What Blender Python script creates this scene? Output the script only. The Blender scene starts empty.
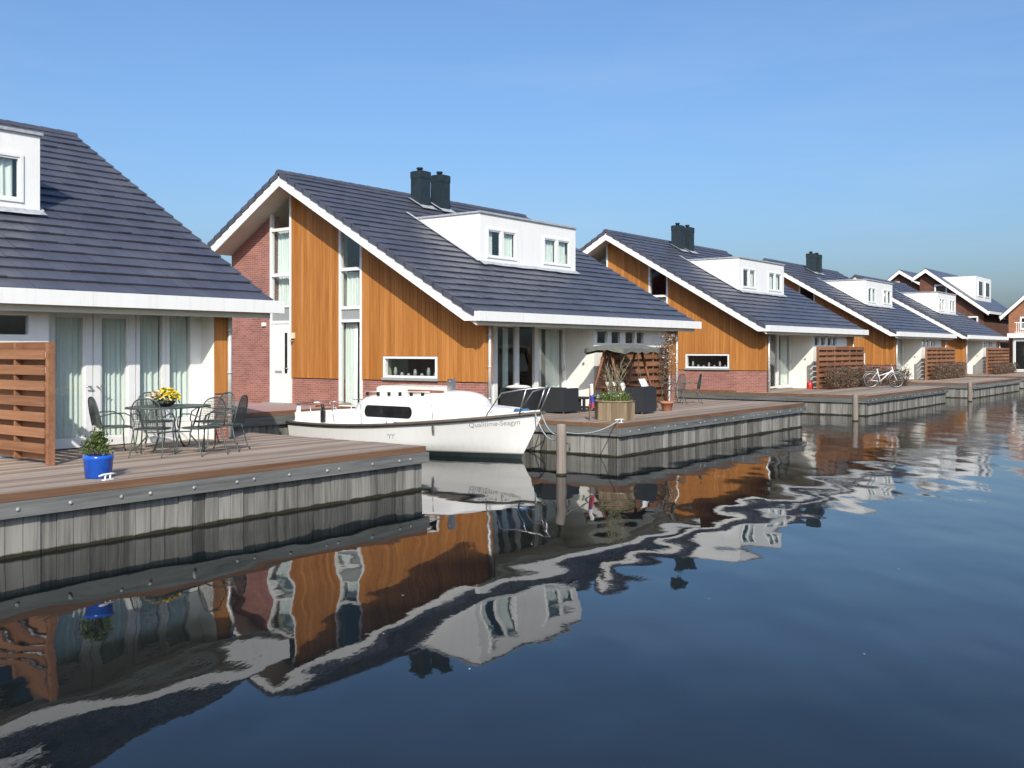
import bpy, bmesh, math, random
from mathutils import Vector, Matrix

# ------------------------------------------------------------------ camera, sky, sun, exposure
scene = bpy.context.scene
COL = scene.collection
YAW = 0.6428
CAM_H = 2.45
cam_data = bpy.data.cameras.new('camera')
cam_data.sensor_width = 36.0
cam_data.lens = 1010.0 / 1024.0 * 36.0
cam_data.shift_y = -34.27 / 1024.0
cam_data.clip_start = 0.1
cam_data.clip_end = 6000
cam = bpy.data.objects.new('camera', cam_data)
cam.location = (0, 0, CAM_H)
cam.rotation_euler = (math.radians(90), 0, YAW - math.radians(90))
COL.objects.link(cam)
scene.camera = cam

SUN_DIR = Vector((0.80, 0.64, -0.70)).normalized()      # the way the light travels
SUN_EL = math.asin(-SUN_DIR.z)
world = bpy.data.worlds.new('World')
scene.world = world
world.use_nodes = True
wn = world.node_tree.nodes
wl = world.node_tree.links
sky = wn.new('ShaderNodeTexSky')
sky.sky_type = 'NISHITA'
sky.sun_disc = False
sky.sun_elevation = SUN_EL
sky.sun_rotation = math.atan2(-SUN_DIR.x, -SUN_DIR.y)
sky.altitude = 0
sky.air_density = 1.12
sky.dust_density = 3.0
sky.ozone_density = 8.0
bg = wn['Background']
bg.inputs['Strength'].default_value = 0.142
# a breath of high cirrus, the same all round
wtc = wn.new('ShaderNodeTexCoord')
wmp = wn.new('ShaderNodeMapping')
wmp.inputs['Rotation'].default_value = (.35, .15, .6)
wmp.inputs['Scale'].default_value = (1.2, 1.2, 9.0)
wl.new(wtc.outputs['Generated'], wmp.inputs['Vector'])
wno = wn.new('ShaderNodeTexNoise')
wno.inputs['Scale'].default_value = 1.6
wno.inputs['Detail'].default_value = 6
wno.inputs['Roughness'].default_value = .6
wno.inputs['Distortion'].default_value = .5
wl.new(wmp.outputs[0], wno.inputs['Vector'])
wmr = wn.new('ShaderNodeMapRange')
wmr.inputs['From Min'].default_value = .45
wmr.inputs['From Max'].default_value = .85
wmr.inputs['To Max'].default_value = .13
wl.new(wno.outputs['Fac'], wmr.inputs['Value'])
wmx = wn.new('ShaderNodeMix')
wmx.data_type = 'RGBA'
wmx.inputs[7].default_value = (4.2, 4.8, 5.6, 1)
wl.new(wmr.outputs[0], wmx.inputs[0])
wl.new(sky.outputs['Color'], wmx.inputs[6])
wl.new(wmx.outputs[2], bg.inputs['Color'])

sun_data = bpy.data.lights.new('sun', 'SUN')
sun_data.energy = 4.0
sun_data.angle = math.radians(0.53)
sun_data.color = (1.0, 0.935, 0.83)
sun = bpy.data.objects.new('sun', sun_data)
sun.rotation_euler = SUN_DIR.to_track_quat('-Z', 'Y').to_euler()
sun.location = (-20, -20, 30)
COL.objects.link(sun)

scene.view_settings.view_transform = 'Standard'
scene.view_settings.look = 'None'
scene.view_settings.exposure = 0.27
scene.view_settings.gamma = 1.0
scene.view_settings.use_curve_mapping = False
scene.render.engine = 'CYCLES'
scene.cycles.use_denoising = True
scene.cycles.max_bounces = 8
scene.cycles.transparent_max_bounces = 12
scene.cycles.caustics_reflective = False
scene.cycles.caustics_refractive = False

# ------------------------------------------------------------------ helpers
RND = random.Random(11)


class MB:
    """Collects geometry; build() links it as ONE mesh object."""

    def __init__(self):
        self.v = []
        self.f = []
        self.sm = []

    def add(self, vs, fs, smooth=False):
        b = len(self.v)
        self.v.extend([tuple(p) for p in vs])
        for q in fs:
            self.f.append(tuple(i + b for i in q))
            self.sm.append(smooth)
        return self

    def box(self, x0, x1, y0, y1, z0, z1):
        vs = [(x, y, z) for z in (z0, z1) for y in (y0, y1) for x in (x0, x1)]
        fs = [(0, 2, 3, 1), (4, 5, 7, 6), (0, 1, 5, 4), (2, 6, 7, 3), (0, 4, 6, 2), (1, 3, 7, 5)]
        return self.add(vs, fs)

    def prism_x(self, poly, x0, x1):
        """poly of (y, z), counter-clockwise seen from +x"""
        n = len(poly)
        vs = [(x0, y, z) for y, z in poly] + [(x1, y, z) for y, z in poly]
        fs = [tuple(range(n))[::-1], tuple(range(n, 2 * n))]
        fs += [(i, (i + 1) % n, n + (i + 1) % n, n + i) for i in range(n)]
        return self.add(vs, fs)

    def prism_z(self, poly, z0, z1):
        n = len(poly)
        vs = [(x, y, z0) for x, y in poly] + [(x, y, z1) for x, y in poly]
        fs = [tuple(range(n))[::-1], tuple(range(n, 2 * n))]
        fs += [(i, (i + 1) % n, n + (i + 1) % n, n + i) for i in range(n)]
        return self.add(vs, fs)

    def tube(self, pts, r, seg=6, closed=False, cap=True):
        pts = [Vector(p) for p in pts]
        n = len(pts)
        rs = r if isinstance(r, (list, tuple)) else [r] * n
        vs = []
        up = Vector((0, 0, 1))
        prev = None
        for i, p in enumerate(pts):
            if closed:
                t = pts[(i + 1) % n] - pts[i - 1]
            else:
                t = pts[min(i + 1, n - 1)] - pts[max(i - 1, 0)]
            t.normalize()
            if prev is None:
                a = t.cross(up)
                if a.length < 1e-3:
                    a = t.cross(Vector((1, 0, 0)))
            else:
                a = prev - t * prev.dot(t)
            a.normalize()
            prev = a
            b = t.cross(a)
            for k in range(seg):
                w = 2 * math.pi * k / seg
                vs.append(p + (a * math.cos(w) + b * math.sin(w)) * rs[i])
        fs = []
        m = n if closed else n - 1
        for i in range(m):
            j = (i + 1) % n
            for k in range(seg):
                l = (k + 1) % seg
                fs.append((i * seg + k, j * seg + k, j * seg + l, i * seg + l))
        self.add(vs, fs, True)
        if cap and not closed:
            b = len(self.v) - len(vs)
            self.f.append(tuple(b + k for k in range(seg)))
            self.sm.append(False)
            self.f.append(tuple(b + (n - 1) * seg + k for k in range(seg))[::-1])
            self.sm.append(False)
        return self

    def lathe(self, prof, cx, cy, seg=16, smooth=True, sx=1, sy=1, ph=0):
        vs = []
        for r, z in prof:
            for k in range(seg):
                w = 2 * math.pi * k / seg + ph
                vs.append((cx + r * math.cos(w) * sx, cy + r * math.sin(w) * sy, z))
        fs = []
        for i in range(len(prof) - 1):
            for k in range(seg):
                l = (k + 1) % seg
                fs.append((i * seg + k, i * seg + l, (i + 1) * seg + l, (i + 1) * seg + k))
        self.add(vs, fs, smooth)
        b = len(self.v) - len(vs)
        self.f.append(tuple(b + k for k in range(seg))[::-1])
        self.sm.append(False)
        self.f.append(tuple(b + (len(prof) - 1) * seg + k for k in range(seg)))
        self.sm.append(False)
        return self

    def leaves(self, fn, n, size, rnd, aspect=0.55, up=0.3):
        """n little bent leaves at points drawn from fn(rnd)"""
        for _ in range(n):
            c = Vector(fn(rnd))
            d = Vector((rnd.gauss(0, 1), rnd.gauss(0, 1), rnd.gauss(0, 1) + up))
            d.normalize()
            s = Vector((rnd.gauss(0, 1), rnd.gauss(0, 1), rnd.gauss(0, 1)))
            s = d.cross(s)
            s.normalize()
            nrm = d.cross(s)
            L = size * rnd.uniform(.65, 1.3)
            w = L * aspect * .5
            self.add([c - s * w * .3, c + d * L * .5 - s * w + nrm * w * .4, c + d * L, c + d * L * .5 + s * w + nrm * w * .4, c + s * w * .3],
                     [(0, 4, 3, 1), (1, 3, 2)])
        return self

    def build(self, name, mat, parent=None, org=(0, 0, 0), recalc=True):
        me = bpy.data.meshes.new(name)
        o3 = Vector(org)
        me.from_pydata([tuple(Vector(p) - o3) for p in self.v], [], self.f)
        if recalc:
            bm = bmesh.new()
            bm.from_mesh(me)
            bmesh.ops.recalc_face_normals(bm, faces=bm.faces)
            bm.to_mesh(me)
            bm.free()
        for p, s in zip(me.polygons, self.sm):
            p.use_smooth = s
        me.update()
        me.materials.append(mat)
        ob = bpy.data.objects.new(name, me)
        COL.objects.link(ob)
        if parent:
            ob.parent = parent
        return ob


def box(name, mat, parent, org, *b):
    return MB().box(*b).build(name, mat, parent, org)


def empty(name, loc, rz=0):
    o = bpy.data.objects.new(name, None)
    o.empty_display_size = .2
    COL.objects.link(o)
    o.location = loc
    o.rotation_euler = (0, 0, rz)
    return o


def tag(o, label=None, cat=None, group=None, kind=None):
    if label:
        o['label'] = label
    if cat:
        o['category'] = cat
    if group:
        o['group'] = group
    if kind:
        o['kind'] = kind
    return o


def copy_tree(o, parent=None):
    kids = list(o.children)
    c = o.copy()
    COL.objects.link(c)
    c.parent = parent
    for k in kids:
        copy_tree(k, c)
    return c


# ------------------------------------------------------------------ materials
def nmat(name):
    m = bpy.data.materials.new(name)
    m.use_nodes = True
    nt = m.node_tree
    return m, nt, nt.nodes, nt.links, nt.nodes['Principled BSDF']


def ramp(N, stops):
    r = N.new('ShaderNodeValToRGB')
    e = r.color_ramp.elements
    while len(e) < len(stops):
        e.new(.5)
    for el, (p, c) in zip(e, stops):
        el.position = p
        el.color = (*c, 1)
    return r


def mix(N, L, a, b, fac, mode='MIX'):
    m = N.new('ShaderNodeMix')
    m.data_type = 'RGBA'
    m.blend_type = mode
    for s, v in ((m.inputs[6], a), (m.inputs[7], b)):
        if isinstance(v, tuple):
            s.default_value = (*v, 1)
        else:
            L.new(v, s)
    if isinstance(fac, (int, float)):
        m.inputs[0].default_value = fac
    else:
        L.new(fac, m.inputs[0])
    return m.outputs[2]


def mapping(N, L, scale=(1, 1, 1), rand=False):
    tc = N.new('ShaderNodeTexCoord')
    mp = N.new('ShaderNodeMapping')
    mp.inputs['Scale'].default_value = scale
    L.new(tc.outputs['Object'], mp.inputs['Vector'])
    if rand:
        oi = N.new('ShaderNodeObjectInfo')
        mu = N.new('ShaderNodeMath')
        mu.operation = 'MULTIPLY'
        mu.inputs[1].default_value = 37.0
        L.new(oi.outputs['Random'], mu.inputs[0])
        L.new(mu.outputs[0], mp.inputs['Location'])
    return mp.outputs['Vector']


def noise(N, L, vec, scale, detail=4, rough=.55):
    n = N.new('ShaderNodeTexNoise')
    n.inputs['Scale'].default_value = scale
    n.inputs['Detail'].default_value = detail
    n.inputs['Roughness'].default_value = rough
    if vec is not None:
        L.new(vec, n.inputs['Vector'])
    return n.outputs['Fac']


def bump(N, L, P, h, strength=.3, dist=.01):
    b = N.new('ShaderNodeBump')
    b.inputs['Strength'].default_value = strength
    b.inputs['Distance'].default_value = dist
    L.new(h, b.inputs['Height'])
    L.new(b.outputs['Normal'], P.inputs['Normal'])


def plain(name, col, rough=.5, metal=0, spec=.5, var=.12, scale=6, bmp=0, streak=(1, 1, 1), rand=True):
    """paint, metal, clay ...: a base colour with soft uneven wear"""
    m, nt, N, L, P = nmat(name)
    v = mapping(N, L, streak, rand)
    n = noise(N, L, v, scale, 5)
    a = tuple(c * (1 - var) for c in col)
    b = tuple(min(1, c * (1 + var)) for c in col)
    r = ramp(N, [(.3, a), (.7, b)])
    L.new(n, r.inputs[0])
    L.new(r.outputs[0], P.inputs['Base Color'])
    P.inputs['Roughness'].default_value = rough
    P.inputs['Metallic'].default_value = metal
    P.inputs['Specular IOR Level'].default_value = spec
    if bmp:
        bump(N, L, P, noise(N, L, v, scale * 6, 4), bmp, .01)
    return m


def wood(name, dark, light, axis, grain=9.0, rough=.6, var=.5, spec=.3, wet=None, ring=.12):
    """timber: long grain along the axis, each board its own tone"""
    m, nt, N, L, P = nmat(name)
    sc = [grain * 3] * 3
    sc[axis] = grain * .12
    v = mapping(N, L, tuple(sc), True)
    n = noise(N, L, v, 1.0, 6, .65)
    sc2 = [grain * .5] * 3
    sc2[axis] = .5
    v2 = mapping(N, L, tuple(sc2), True)
    n2 = noise(N, L, v2, 1.0, 3)
    oi = N.new('ShaderNodeObjectInfo')
    r = ramp(N, [(.25, dark), (.75, light)])
    ad = N.new('ShaderNodeMath')
    ad.operation = 'MULTIPLY_ADD'
    L.new(oi.outputs['Random'], ad.inputs[0])
    ad.inputs[1].default_value = var
    ad.inputs[2].default_value = .5 - var * .5 - .5
    s = N.new('ShaderNodeMath')
    s.operation = 'ADD'
    L.new(n, s.inputs[0])
    L.new(ad.outputs[0], s.inputs[1])
    s2 = N.new('ShaderNodeMath')
    s2.operation = 'ADD'
    L.new(s.outputs[0], s2.inputs[0])
    mm = N.new('ShaderNodeMath')
    mm.operation = 'MULTIPLY_ADD'
    L.new(n2, mm.inputs[0])
    mm.inputs[1].default_value = .6
    mm.inputs[2].default_value = -.3
    L.new(mm.outputs[0], s2.inputs[1])
    ad2 = N.new('ShaderNodeMath')
    ad2.operation = 'ADD'
    L.new(s2.outputs[0], ad2.inputs[0])
    ad2.inputs[1].default_value = .0
    L.new(ad2.outputs[0], r.inputs[0])
    col = r.outputs[0]
    if wet:
        geo = N.new('ShaderNodeNewGeometry')
        sp = N.new('ShaderNodeSeparateXYZ')
        L.new(geo.outputs['Position'], sp.inputs[0])
        nz = N.new('ShaderNodeMath')
        nz.operation = 'MULTIPLY_ADD'
        L.new(noise(N, L, geo.outputs['Position'], 3.0, 4), nz.inputs[0])
        nz.inputs[1].default_value = -.07
        L.new(sp.outputs['Z'], nz.inputs[2])
        rr = ramp(N, [(.0, (1, 1, 1)), (.02, (0, 0, 0))])
        L.new(nz.outputs[0], rr.inputs[0])
        col = mix(N, L, col, wet, rr.outputs[0])
    L.new(col, P.inputs['Base Color'])
    P.inputs['Roughness'].default_value = rough
    P.inputs['Specular IOR Level'].default_value = spec
    bump(N, L, P, n, .35, .004)
    return m


M = {}
M['cladding'] = wood('orange_cladding', (.33, .125, .026), (.50, .215, .058), 2, 8, .5, .28, .35)
M['fence_wood'] = wood('fence_wood', (.20, .075, .035), (.36, .15, .075), 1, 8, .7, .4)
M['fence_wood_x'] = wood('fence_wood_x', (.17, .075, .036), (.31, .15, .078), 0, 8, .7, .4)
M['deck_wood'] = wood('deck_wood', (.205, .155, .118), (.375, .305, .245), 0, 7, .8, .6)
M['deck_edge'] = wood('deck_edge', (.10, .052, .03), (.21, .115, .065), 0, 7, .7, .3)
M['pile_wood'] = wood('pile_wood', (.095, .092, .080), (.30, .288, .258), 2, 9, .85, .34, .2, (.03, .028, .016))
M['beam_wood'] = wood('beam_wood', (.065, .067, .063), (.20, .205, .195), 0, 7, .8, .2)
M['beam_wood_y'] = wood('beam_wood_y', (.07, .073, .068), (.17, .17, .16), 1, 7, .8, .2)
M['post_wood'] = wood('post_wood', (.14, .116, .096), (.27, .232, .195), 2, 8, .8, .2, .3, (.03, .028, .016))
M['planter_wood'] = wood('planter_wood', (.15, .11, .065), (.30, .225, .14), 2, 9, .8, .6)
M['dark_wood'] = wood('dark_stained_wood', (.055, .022, .012), (.14, .06, .035), 2, 9, .6, .3)
M['swing_wood'] = wood('swing_wood', (.15, .06, .03), (.30, .14, .08), 2, 9, .6, .3)
def grimy(name, col, dirt, rough, amount=.35, spec=.5, zband=None):
    """pale paint with drip streaks and cloudy grime"""
    m, nt, N, L, P = nmat(name)
    v = mapping(N, L, (9, 9, .55), True)
    st = ramp(N, [(.52, (0, 0, 0)), (.80, (1, 1, 1))])
    L.new(noise(N, L, v, 1.0, 5, .6), st.inputs[0])
    v2 = mapping(N, L, (1, 1, 1), True)
    cl = ramp(N, [(.35, (0, 0, 0)), (.75, (1, 1, 1))])
    L.new(noise(N, L, v2, 1.4, 5, .6), cl.inputs[0])
    f1 = mix(N, L, (0, 0, 0), st.outputs[0], amount)
    f2 = mix(N, L, f1, cl.outputs[0], amount * .35)
    c = mix(N, L, col, dirt, f2)
    if zband:
        geo = N.new('ShaderNodeNewGeometry')
        sp = N.new('ShaderNodeSeparateXYZ')
        L.new(geo.outputs['Position'], sp.inputs[0])
        nz = N.new('ShaderNodeMath')
        nz.operation = 'MULTIPLY_ADD'
        L.new(noise(N, L, v, 1.4, 4), nz.inputs[0])
        nz.inputs[1].default_value = -.22
        L.new(sp.outputs['Z'], nz.inputs[2])
        rr = ramp(N, [(.02, (.55, .55, .55)), (.16, (0, 0, 0))])
        L.new(nz.outputs[0], rr.inputs[0])
        c = mix(N, L, c, zband, rr.outputs[0])
    L.new(c, P.inputs['Base Color'])
    P.inputs['Roughness'].default_value = rough
    P.inputs['Specular IOR Level'].default_value = spec
    return m


M['white'] = grimy('white_paint', (.81, .81, .78), (.47, .46, .40), .45, .34)
M['render'] = grimy('white_render', (.79, .79, .74), (.50, .50, .43), .85, .26, .2)
M['soffit'] = plain('cream_soffit', (.62, .60, .50), .7, spec=.2, var=.06, scale=2)
M['frame'] = plain('window_frame', (.76, .77, .75), .4, var=.03)
M['greypanel'] = plain('grey_panel', (.30, .32, .31), .5, var=.06)
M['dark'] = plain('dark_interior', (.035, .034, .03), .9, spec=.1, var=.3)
M['interior'] = plain('interior_plaster', (.42, .39, .33), .9, spec=.1, var=.1)
M['chimney'] = plain('chimney_slate', (.016, .026, .031), .5, var=.25, scale=5)
M['lead'] = plain('lead_flashing', (.36, .38, .40), .5, var=.25, scale=9, bmp=.3)
M['steel'] = plain('steel', (.50, .50, .49), .35, metal=.85, var=.1)
M['galv'] = plain('zinc_pipe', (.55, .54, .51), .45, metal=.35, var=.12, scale=4)
M['iron'] = plain('wrought_iron', (.085, .105, .098), .5, metal=.3, var=.2)
M['bolt'] = plain('bolt_steel', (.40, .40, .38), .55, metal=.4, var=.4, scale=30)
M['black'] = plain('black_plastic', (.018, .018, .018), .5, var=.2)
M['rubber'] = plain('rubbing_strake', (.085, .07, .055), .6, var=.2)
M['gel'] = grimy('white_gelcoat', (.82, .815, .79), (.58, .56, .50), .24, .18, .5, (.62, .59, .50))
M['gel2'] = plain('cream_gelcoat', (.76, .72, .66), .35, var=.04, scale=2)
M['antifoul'] = plain('green_black_antifouling', (.022, .032, .032), .6, var=.3)
M['teak'] = plain('teak_strip', (.25, .11, .06), .5, var=.2)
M['lettering'] = plain('grey_lettering', (.34, .32, .30), .5, var=.1)
M['blue_glaze'] = plain('blue_glazed_pot', (.012, .09, .48), .18, var=.2, scale=4)
M['terracotta'] = plain('terracotta', (.40, .16, .09), .8, var=.15)
M['soil'] = plain('soil', (.035, .024, .016), .95, var=.3, scale=30)
M['rattan'] = plain('black_rattan', (.022, .024, .027), .55, var=.25, scale=60, bmp=.5)
M['cushion'] = plain('white_cushion', (.74, .72, .68), .9, var=.04)
M['canopy'] = plain('grey_canvas', (.13, .135, .115), .9, var=.2, scale=4)
M['rope'] = plain('pale_rope', (.42, .46, .44), .85, var=.2, scale=40)
M['bluerope'] = plain('blue_rope', (.06, .16, .30), .8, var=.2, scale=40)
M['red'] = plain('red_plastic', (.50, .03, .025), .4, var=.1)
M['flagblue'] = plain('flag_blue', (.05, .06, .42), .8, var=.1)
M['flagred'] = plain('flag_red', (.42, .06, .10), .8, var=.1)
M['lamp'] = plain('lamp_housing', (.70, .66, .50), .5, var=.1)
M['bikewhite'] = plain('bicycle_white', (.72, .70, .70), .35, var=.05)
M['yellow'] = plain('yellow_petals', (.82, .60, .03), .7, var=.25, scale=40)
M['whitepetal'] = plain('cream_petals', (.78, .70, .55), .7, var=.15, scale=40)
M['pinkpave'] = None


def leafmat(name, a, b, c):
    m, nt, N, L, P = nmat(name)
    v = mapping(N, L, (1, 1, 1), True)
    n = noise(N, L, v, 19.0, 3, .7)
    r = ramp(N, [(.3, a), (.5, b), (.72, c)])
    L.new(n, r.inputs[0])
    L.new(r.outputs[0], P.inputs['Base Color'])
    P.inputs['Roughness'].default_value = .55
    tr = N.new('ShaderNodeBsdfTranslucent')
    L.new(r.outputs[0], tr.inputs['Color'])
    mx = N.new('ShaderNodeMixShader')
    mx.inputs[0].default_value = .25
    L.new(P.outputs[0], mx.inputs[1])
    L.new(tr.outputs[0], mx.inputs[2])
    L.new(mx.outputs[0], N['Material Output'].inputs['Surface'])
    return m


M['shrub'] = leafmat('shrub_leaves', (.03, .055, .012), (.085, .13, .028), (.20, .27, .07))
M['grassy'] = leafmat('planter_leaves', (.05, .09, .02), (.13, .19, .045), (.26, .33, .10))
M['dry'] = leafmat('dry_stems', (.15, .12, .07), (.28, .24, .14), (.42, .40, .27))
M['hedge'] = leafmat('hedge_leaves', (.06, .045, .032), (.15, .115, .08), (.27, .22, .15))
M['bloom'] = leafmat('pale_blooms', (.40, .36, .30), (.58, .54, .46), (.72, .70, .62))


def glassmat():
    m, nt, N, L, P = nmat('window_glass')
    N.remove(P)
    fr = N.new('ShaderNodeFresnel')
    geo = N.new('ShaderNodeNewGeometry')
    io = N.new('ShaderNodeMapRange')            # the same glass seen from either side
    io.inputs['To Min'].default_value = 1.5
    io.inputs['To Max'].default_value = 1 / 1.5
    L.new(geo.outputs['Backfacing'], io.inputs['Value'])
    L.new(io.outputs[0], fr.inputs['IOR'])
    gl = N.new('ShaderNodeBsdfGlossy')
    gl.inputs['Roughness'].default_value = .01
    gl.inputs['Color'].default_value = (.95, .97, .97, 1)
    tr = N.new('ShaderNodeBsdfTransparent')
    tr.inputs['Color'].default_value = (.955, .975, .965, 1)
    mx = N.new('ShaderNodeMixShader')
    ad = N.new('ShaderNodeMath')
    ad.operation = 'ADD'
    ad.inputs[1].default_value = .02
    L.new(fr.outputs[0], ad.inputs[0])
    L.new(ad.outputs[0], mx.inputs[0])
    L.new(tr.outputs[0], mx.inputs[1])
    L.new(gl.outputs[0], mx.inputs[2])
    L.new(mx.outputs[0], N['Material Output'].inputs['Surface'])
    return m


M['glass'] = glassmat()


def tinted():
    m, nt, N, L, P = nmat('tinted_acrylic')
    v = mapping(N, L)
    r = ramp(N, [(.3, (.012, .013, .014)), (.7, (.022, .024, .025))])
    L.new(noise(N, L, v, 3), r.inputs[0])
    L.new(r.outputs[0], P.inputs['Base Color'])
    P.inputs['Roughness'].default_value = .08
    return m


M['tinted'] = tinted()


def curtain():
    m, nt, N, L, P = nmat('pale_curtain')
    v = mapping(N, L, (8, 8, .4), True)
    r = ramp(N, [(.3, (.62, .69, .64)), (.7, (.80, .84, .80))])
    L.new(noise(N, L, v, 1, 3), r.inputs[0])
    L.new(r.outputs[0], P.inputs['Base Color'])
    P.inputs['Roughness'].default_value = .9
    return m


M['curtain'] = curtain()


def brick(name, a, b, mortar, swap):
    m, nt, N, L, P = nmat(name)
    tc = N.new('ShaderNodeTexCoord')
    sp = N.new('ShaderNodeSeparateXYZ')
    L.new(tc.outputs['Object'], sp.inputs[0])
    cb = N.new('ShaderNodeCombineXYZ')
    ad = N.new('ShaderNodeMath')
    ad.operation = 'ADD'
    L.new(sp.outputs['X'], ad.inputs[0])
    L.new(sp.outputs['Y'], ad.inputs[1])
    L.new(ad.outputs[0], cb.inputs['X'])
    L.new(sp.outputs['Z'], cb.inputs['Y'])
    bt = N.new('ShaderNodeTexBrick')
    bt.inputs['Scale'].default_value = 1.0
    bt.inputs['Brick Width'].default_value = .215
    bt.inputs['Row Height'].default_value = .0625
    bt.inputs['Mortar Size'].default_value = .006
    bt.inputs['Mortar Smooth'].default_value = .2
    bt.inputs['Bias'].default_value = -.1
    bt.inputs['Color1'].default_value = (*a, 1)
    bt.inputs['Color2'].default_value = (*b, 1)
    bt.inputs['Mortar'].default_value = (*mortar, 1)
    L.new(cb.outputs[0], bt.inputs['Vector'])
    n = noise(N, L, tc.outputs['Object'], 1.3, 5)
    rr = ramp(N, [(.3, (.82, .82, .82)), (.7, (1.12, 1.1, 1.08))])
    L.new(n, rr.inputs[0])
    c = mix(N, L, bt.outputs['Color'], rr.outputs[0], 1.0, 'MULTIPLY')
    L.new(c, P.inputs['Base Color'])
    P.inputs['Roughness'].default_value = .85
    P.inputs['Specular IOR Level'].default_value = .2
    iv = N.new('ShaderNodeMath')
    iv.operation = 'SUBTRACT'
    iv.inputs[0].default_value = 1
    L.new(bt.outputs['Fac'], iv.inputs[1])
    bump(N, L, P, iv.outputs[0], .6, .008)
    return m


M['brick'] = brick('red_brick', (.36, .15, .115), (.26, .10, .08), (.42, .33, .29), True)
M['brick_brown'] = brick('brown_brick', (.17, .075, .048), (.115, .05, .034), (.15, .11, .09), True)
M['brick_orange'] = brick('orange_brick', (.36, .165, .085), (.26, .11, .06), (.30, .20, .14), True)


def tilemat():
    m, nt, N, L, P = nmat('slate_blue_roof_tile')
    v = mapping(N, L, (1, 1, 1))
    n1 = noise(N, L, v, .55, 5, .6)
    v2 = mapping(N, L, (3.3, .35, .35), True)
    n2 = noise(N, L, v2, 1.0, 2)
    r = ramp(N, [(.25, (.058, .063, .084)), (.6, (.080, .084, .108)), (.85, (.105, .106, .120))])
    s = N.new('ShaderNodeMath')
    s.operation = 'MULTIPLY_ADD'
    L.new(n2, s.inputs[0])
    s.inputs[1].default_value = .5
    s.inputs[2].default_value = -.25
    s2 = N.new('ShaderNodeMath')
    s2.operation = 'ADD'
    L.new(s.outputs[0], s2.inputs[0])
    L.new(n1, s2.inputs[1])
    # every tile its own tone
    tcx = N.new('ShaderNodeTexCoord')
    spx = N.new('ShaderNodeSeparateXYZ')
    L.new(tcx.outputs['Object'], spx.inputs[0])
    fx = N.new('ShaderNodeMath')
    fx.operation = 'MULTIPLY_ADD'
    fx.inputs[1].default_value = 38 / 11.76
    fx.inputs[2].default_value = .8 * 38 / 11.76 - .03
    L.new(spx.outputs['X'], fx.inputs[0])
    fl_ = N.new('ShaderNodeMath')
    fl_.operation = 'FLOOR'
    L.new(fx.outputs[0], fl_.inputs[0])
    fy = N.new('ShaderNodeMath')
    fy.operation = 'MULTIPLY'
    fy.inputs[1].default_value = 3.09
    L.new(spx.outputs['Y'], fy.inputs[0])
    fy2 = N.new('ShaderNodeMath')
    fy2.operation = 'FLOOR'
    L.new(fy.outputs[0], fy2.inputs[0])
    cbx = N.new('ShaderNodeCombineXYZ')
    L.new(fl_.outputs[0], cbx.inputs['X'])
    L.new(fy2.outputs[0], cbx.inputs['Y'])
    wnz = N.new('ShaderNodeTexWhiteNoise')
    wnz.noise_dimensions = '3D'
    L.new(cbx.outputs[0], wnz.inputs['Vector'])
    s3 = N.new('ShaderNodeMath')
    s3.operation = 'MULTIPLY_ADD'
    L.new(wnz.outputs['Value'], s3.inputs[0])
    s3.inputs[1].default_value = .24
    L.new(s2.outputs[0], s3.inputs[2])
    s4 = N.new('ShaderNodeMath')
    s4.operation = 'SUBTRACT'
    L.new(s3.outputs[0], s4.inputs[0])
    s4.inputs[1].default_value = .12
    L.new(s4.outputs[0], r.inputs[0])
    # lichen specks
    n3 = noise(N, L, v, 16.0, 3, .6)
    sp = ramp(N, [(.70, (0, 0, 0)), (.78, (1, 1, 1))])
    L.new(n3, sp.inputs[0])
    c = mix(N, L, r.outputs[0], (.15, .15, .14), sp.outputs[0])
    L.new(c, P.inputs['Base Color'])
    P.inputs['Roughness'].default_value = .42
    P.inputs['Specular IOR Level'].default_value = .55
    bump(N, L, P, noise(N, L, v, 60, 3), .15, .004)
    return m


M['tile'] = tilemat()


def pave():
    m, nt, N, L, P = nmat('pink_clay_pavers')
    tc = N.new('ShaderNodeTexCoord')
    bt = N.new('ShaderNodeTexBrick')
    bt.inputs['Scale'].default_value = 1
    bt.inputs['Brick Width'].default_value = .22
    bt.inputs['Row Height'].default_value = .11
    bt.inputs['Mortar Size'].default_value = .006
    bt.inputs['Color1'].default_value = (.42, .27, .24, 1)
    bt.inputs['Color2'].default_value = (.34, .21, .19, 1)
    bt.inputs['Mortar'].default_value = (.28, .22, .2, 1)
    L.new(tc.outputs['Object'], bt.inputs['Vector'])
    L.new(bt.outputs['Color'], P.inputs['Base Color'])
    P.inputs['Roughness'].default_value = .9
    return m


M['pave'] = pave()


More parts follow.
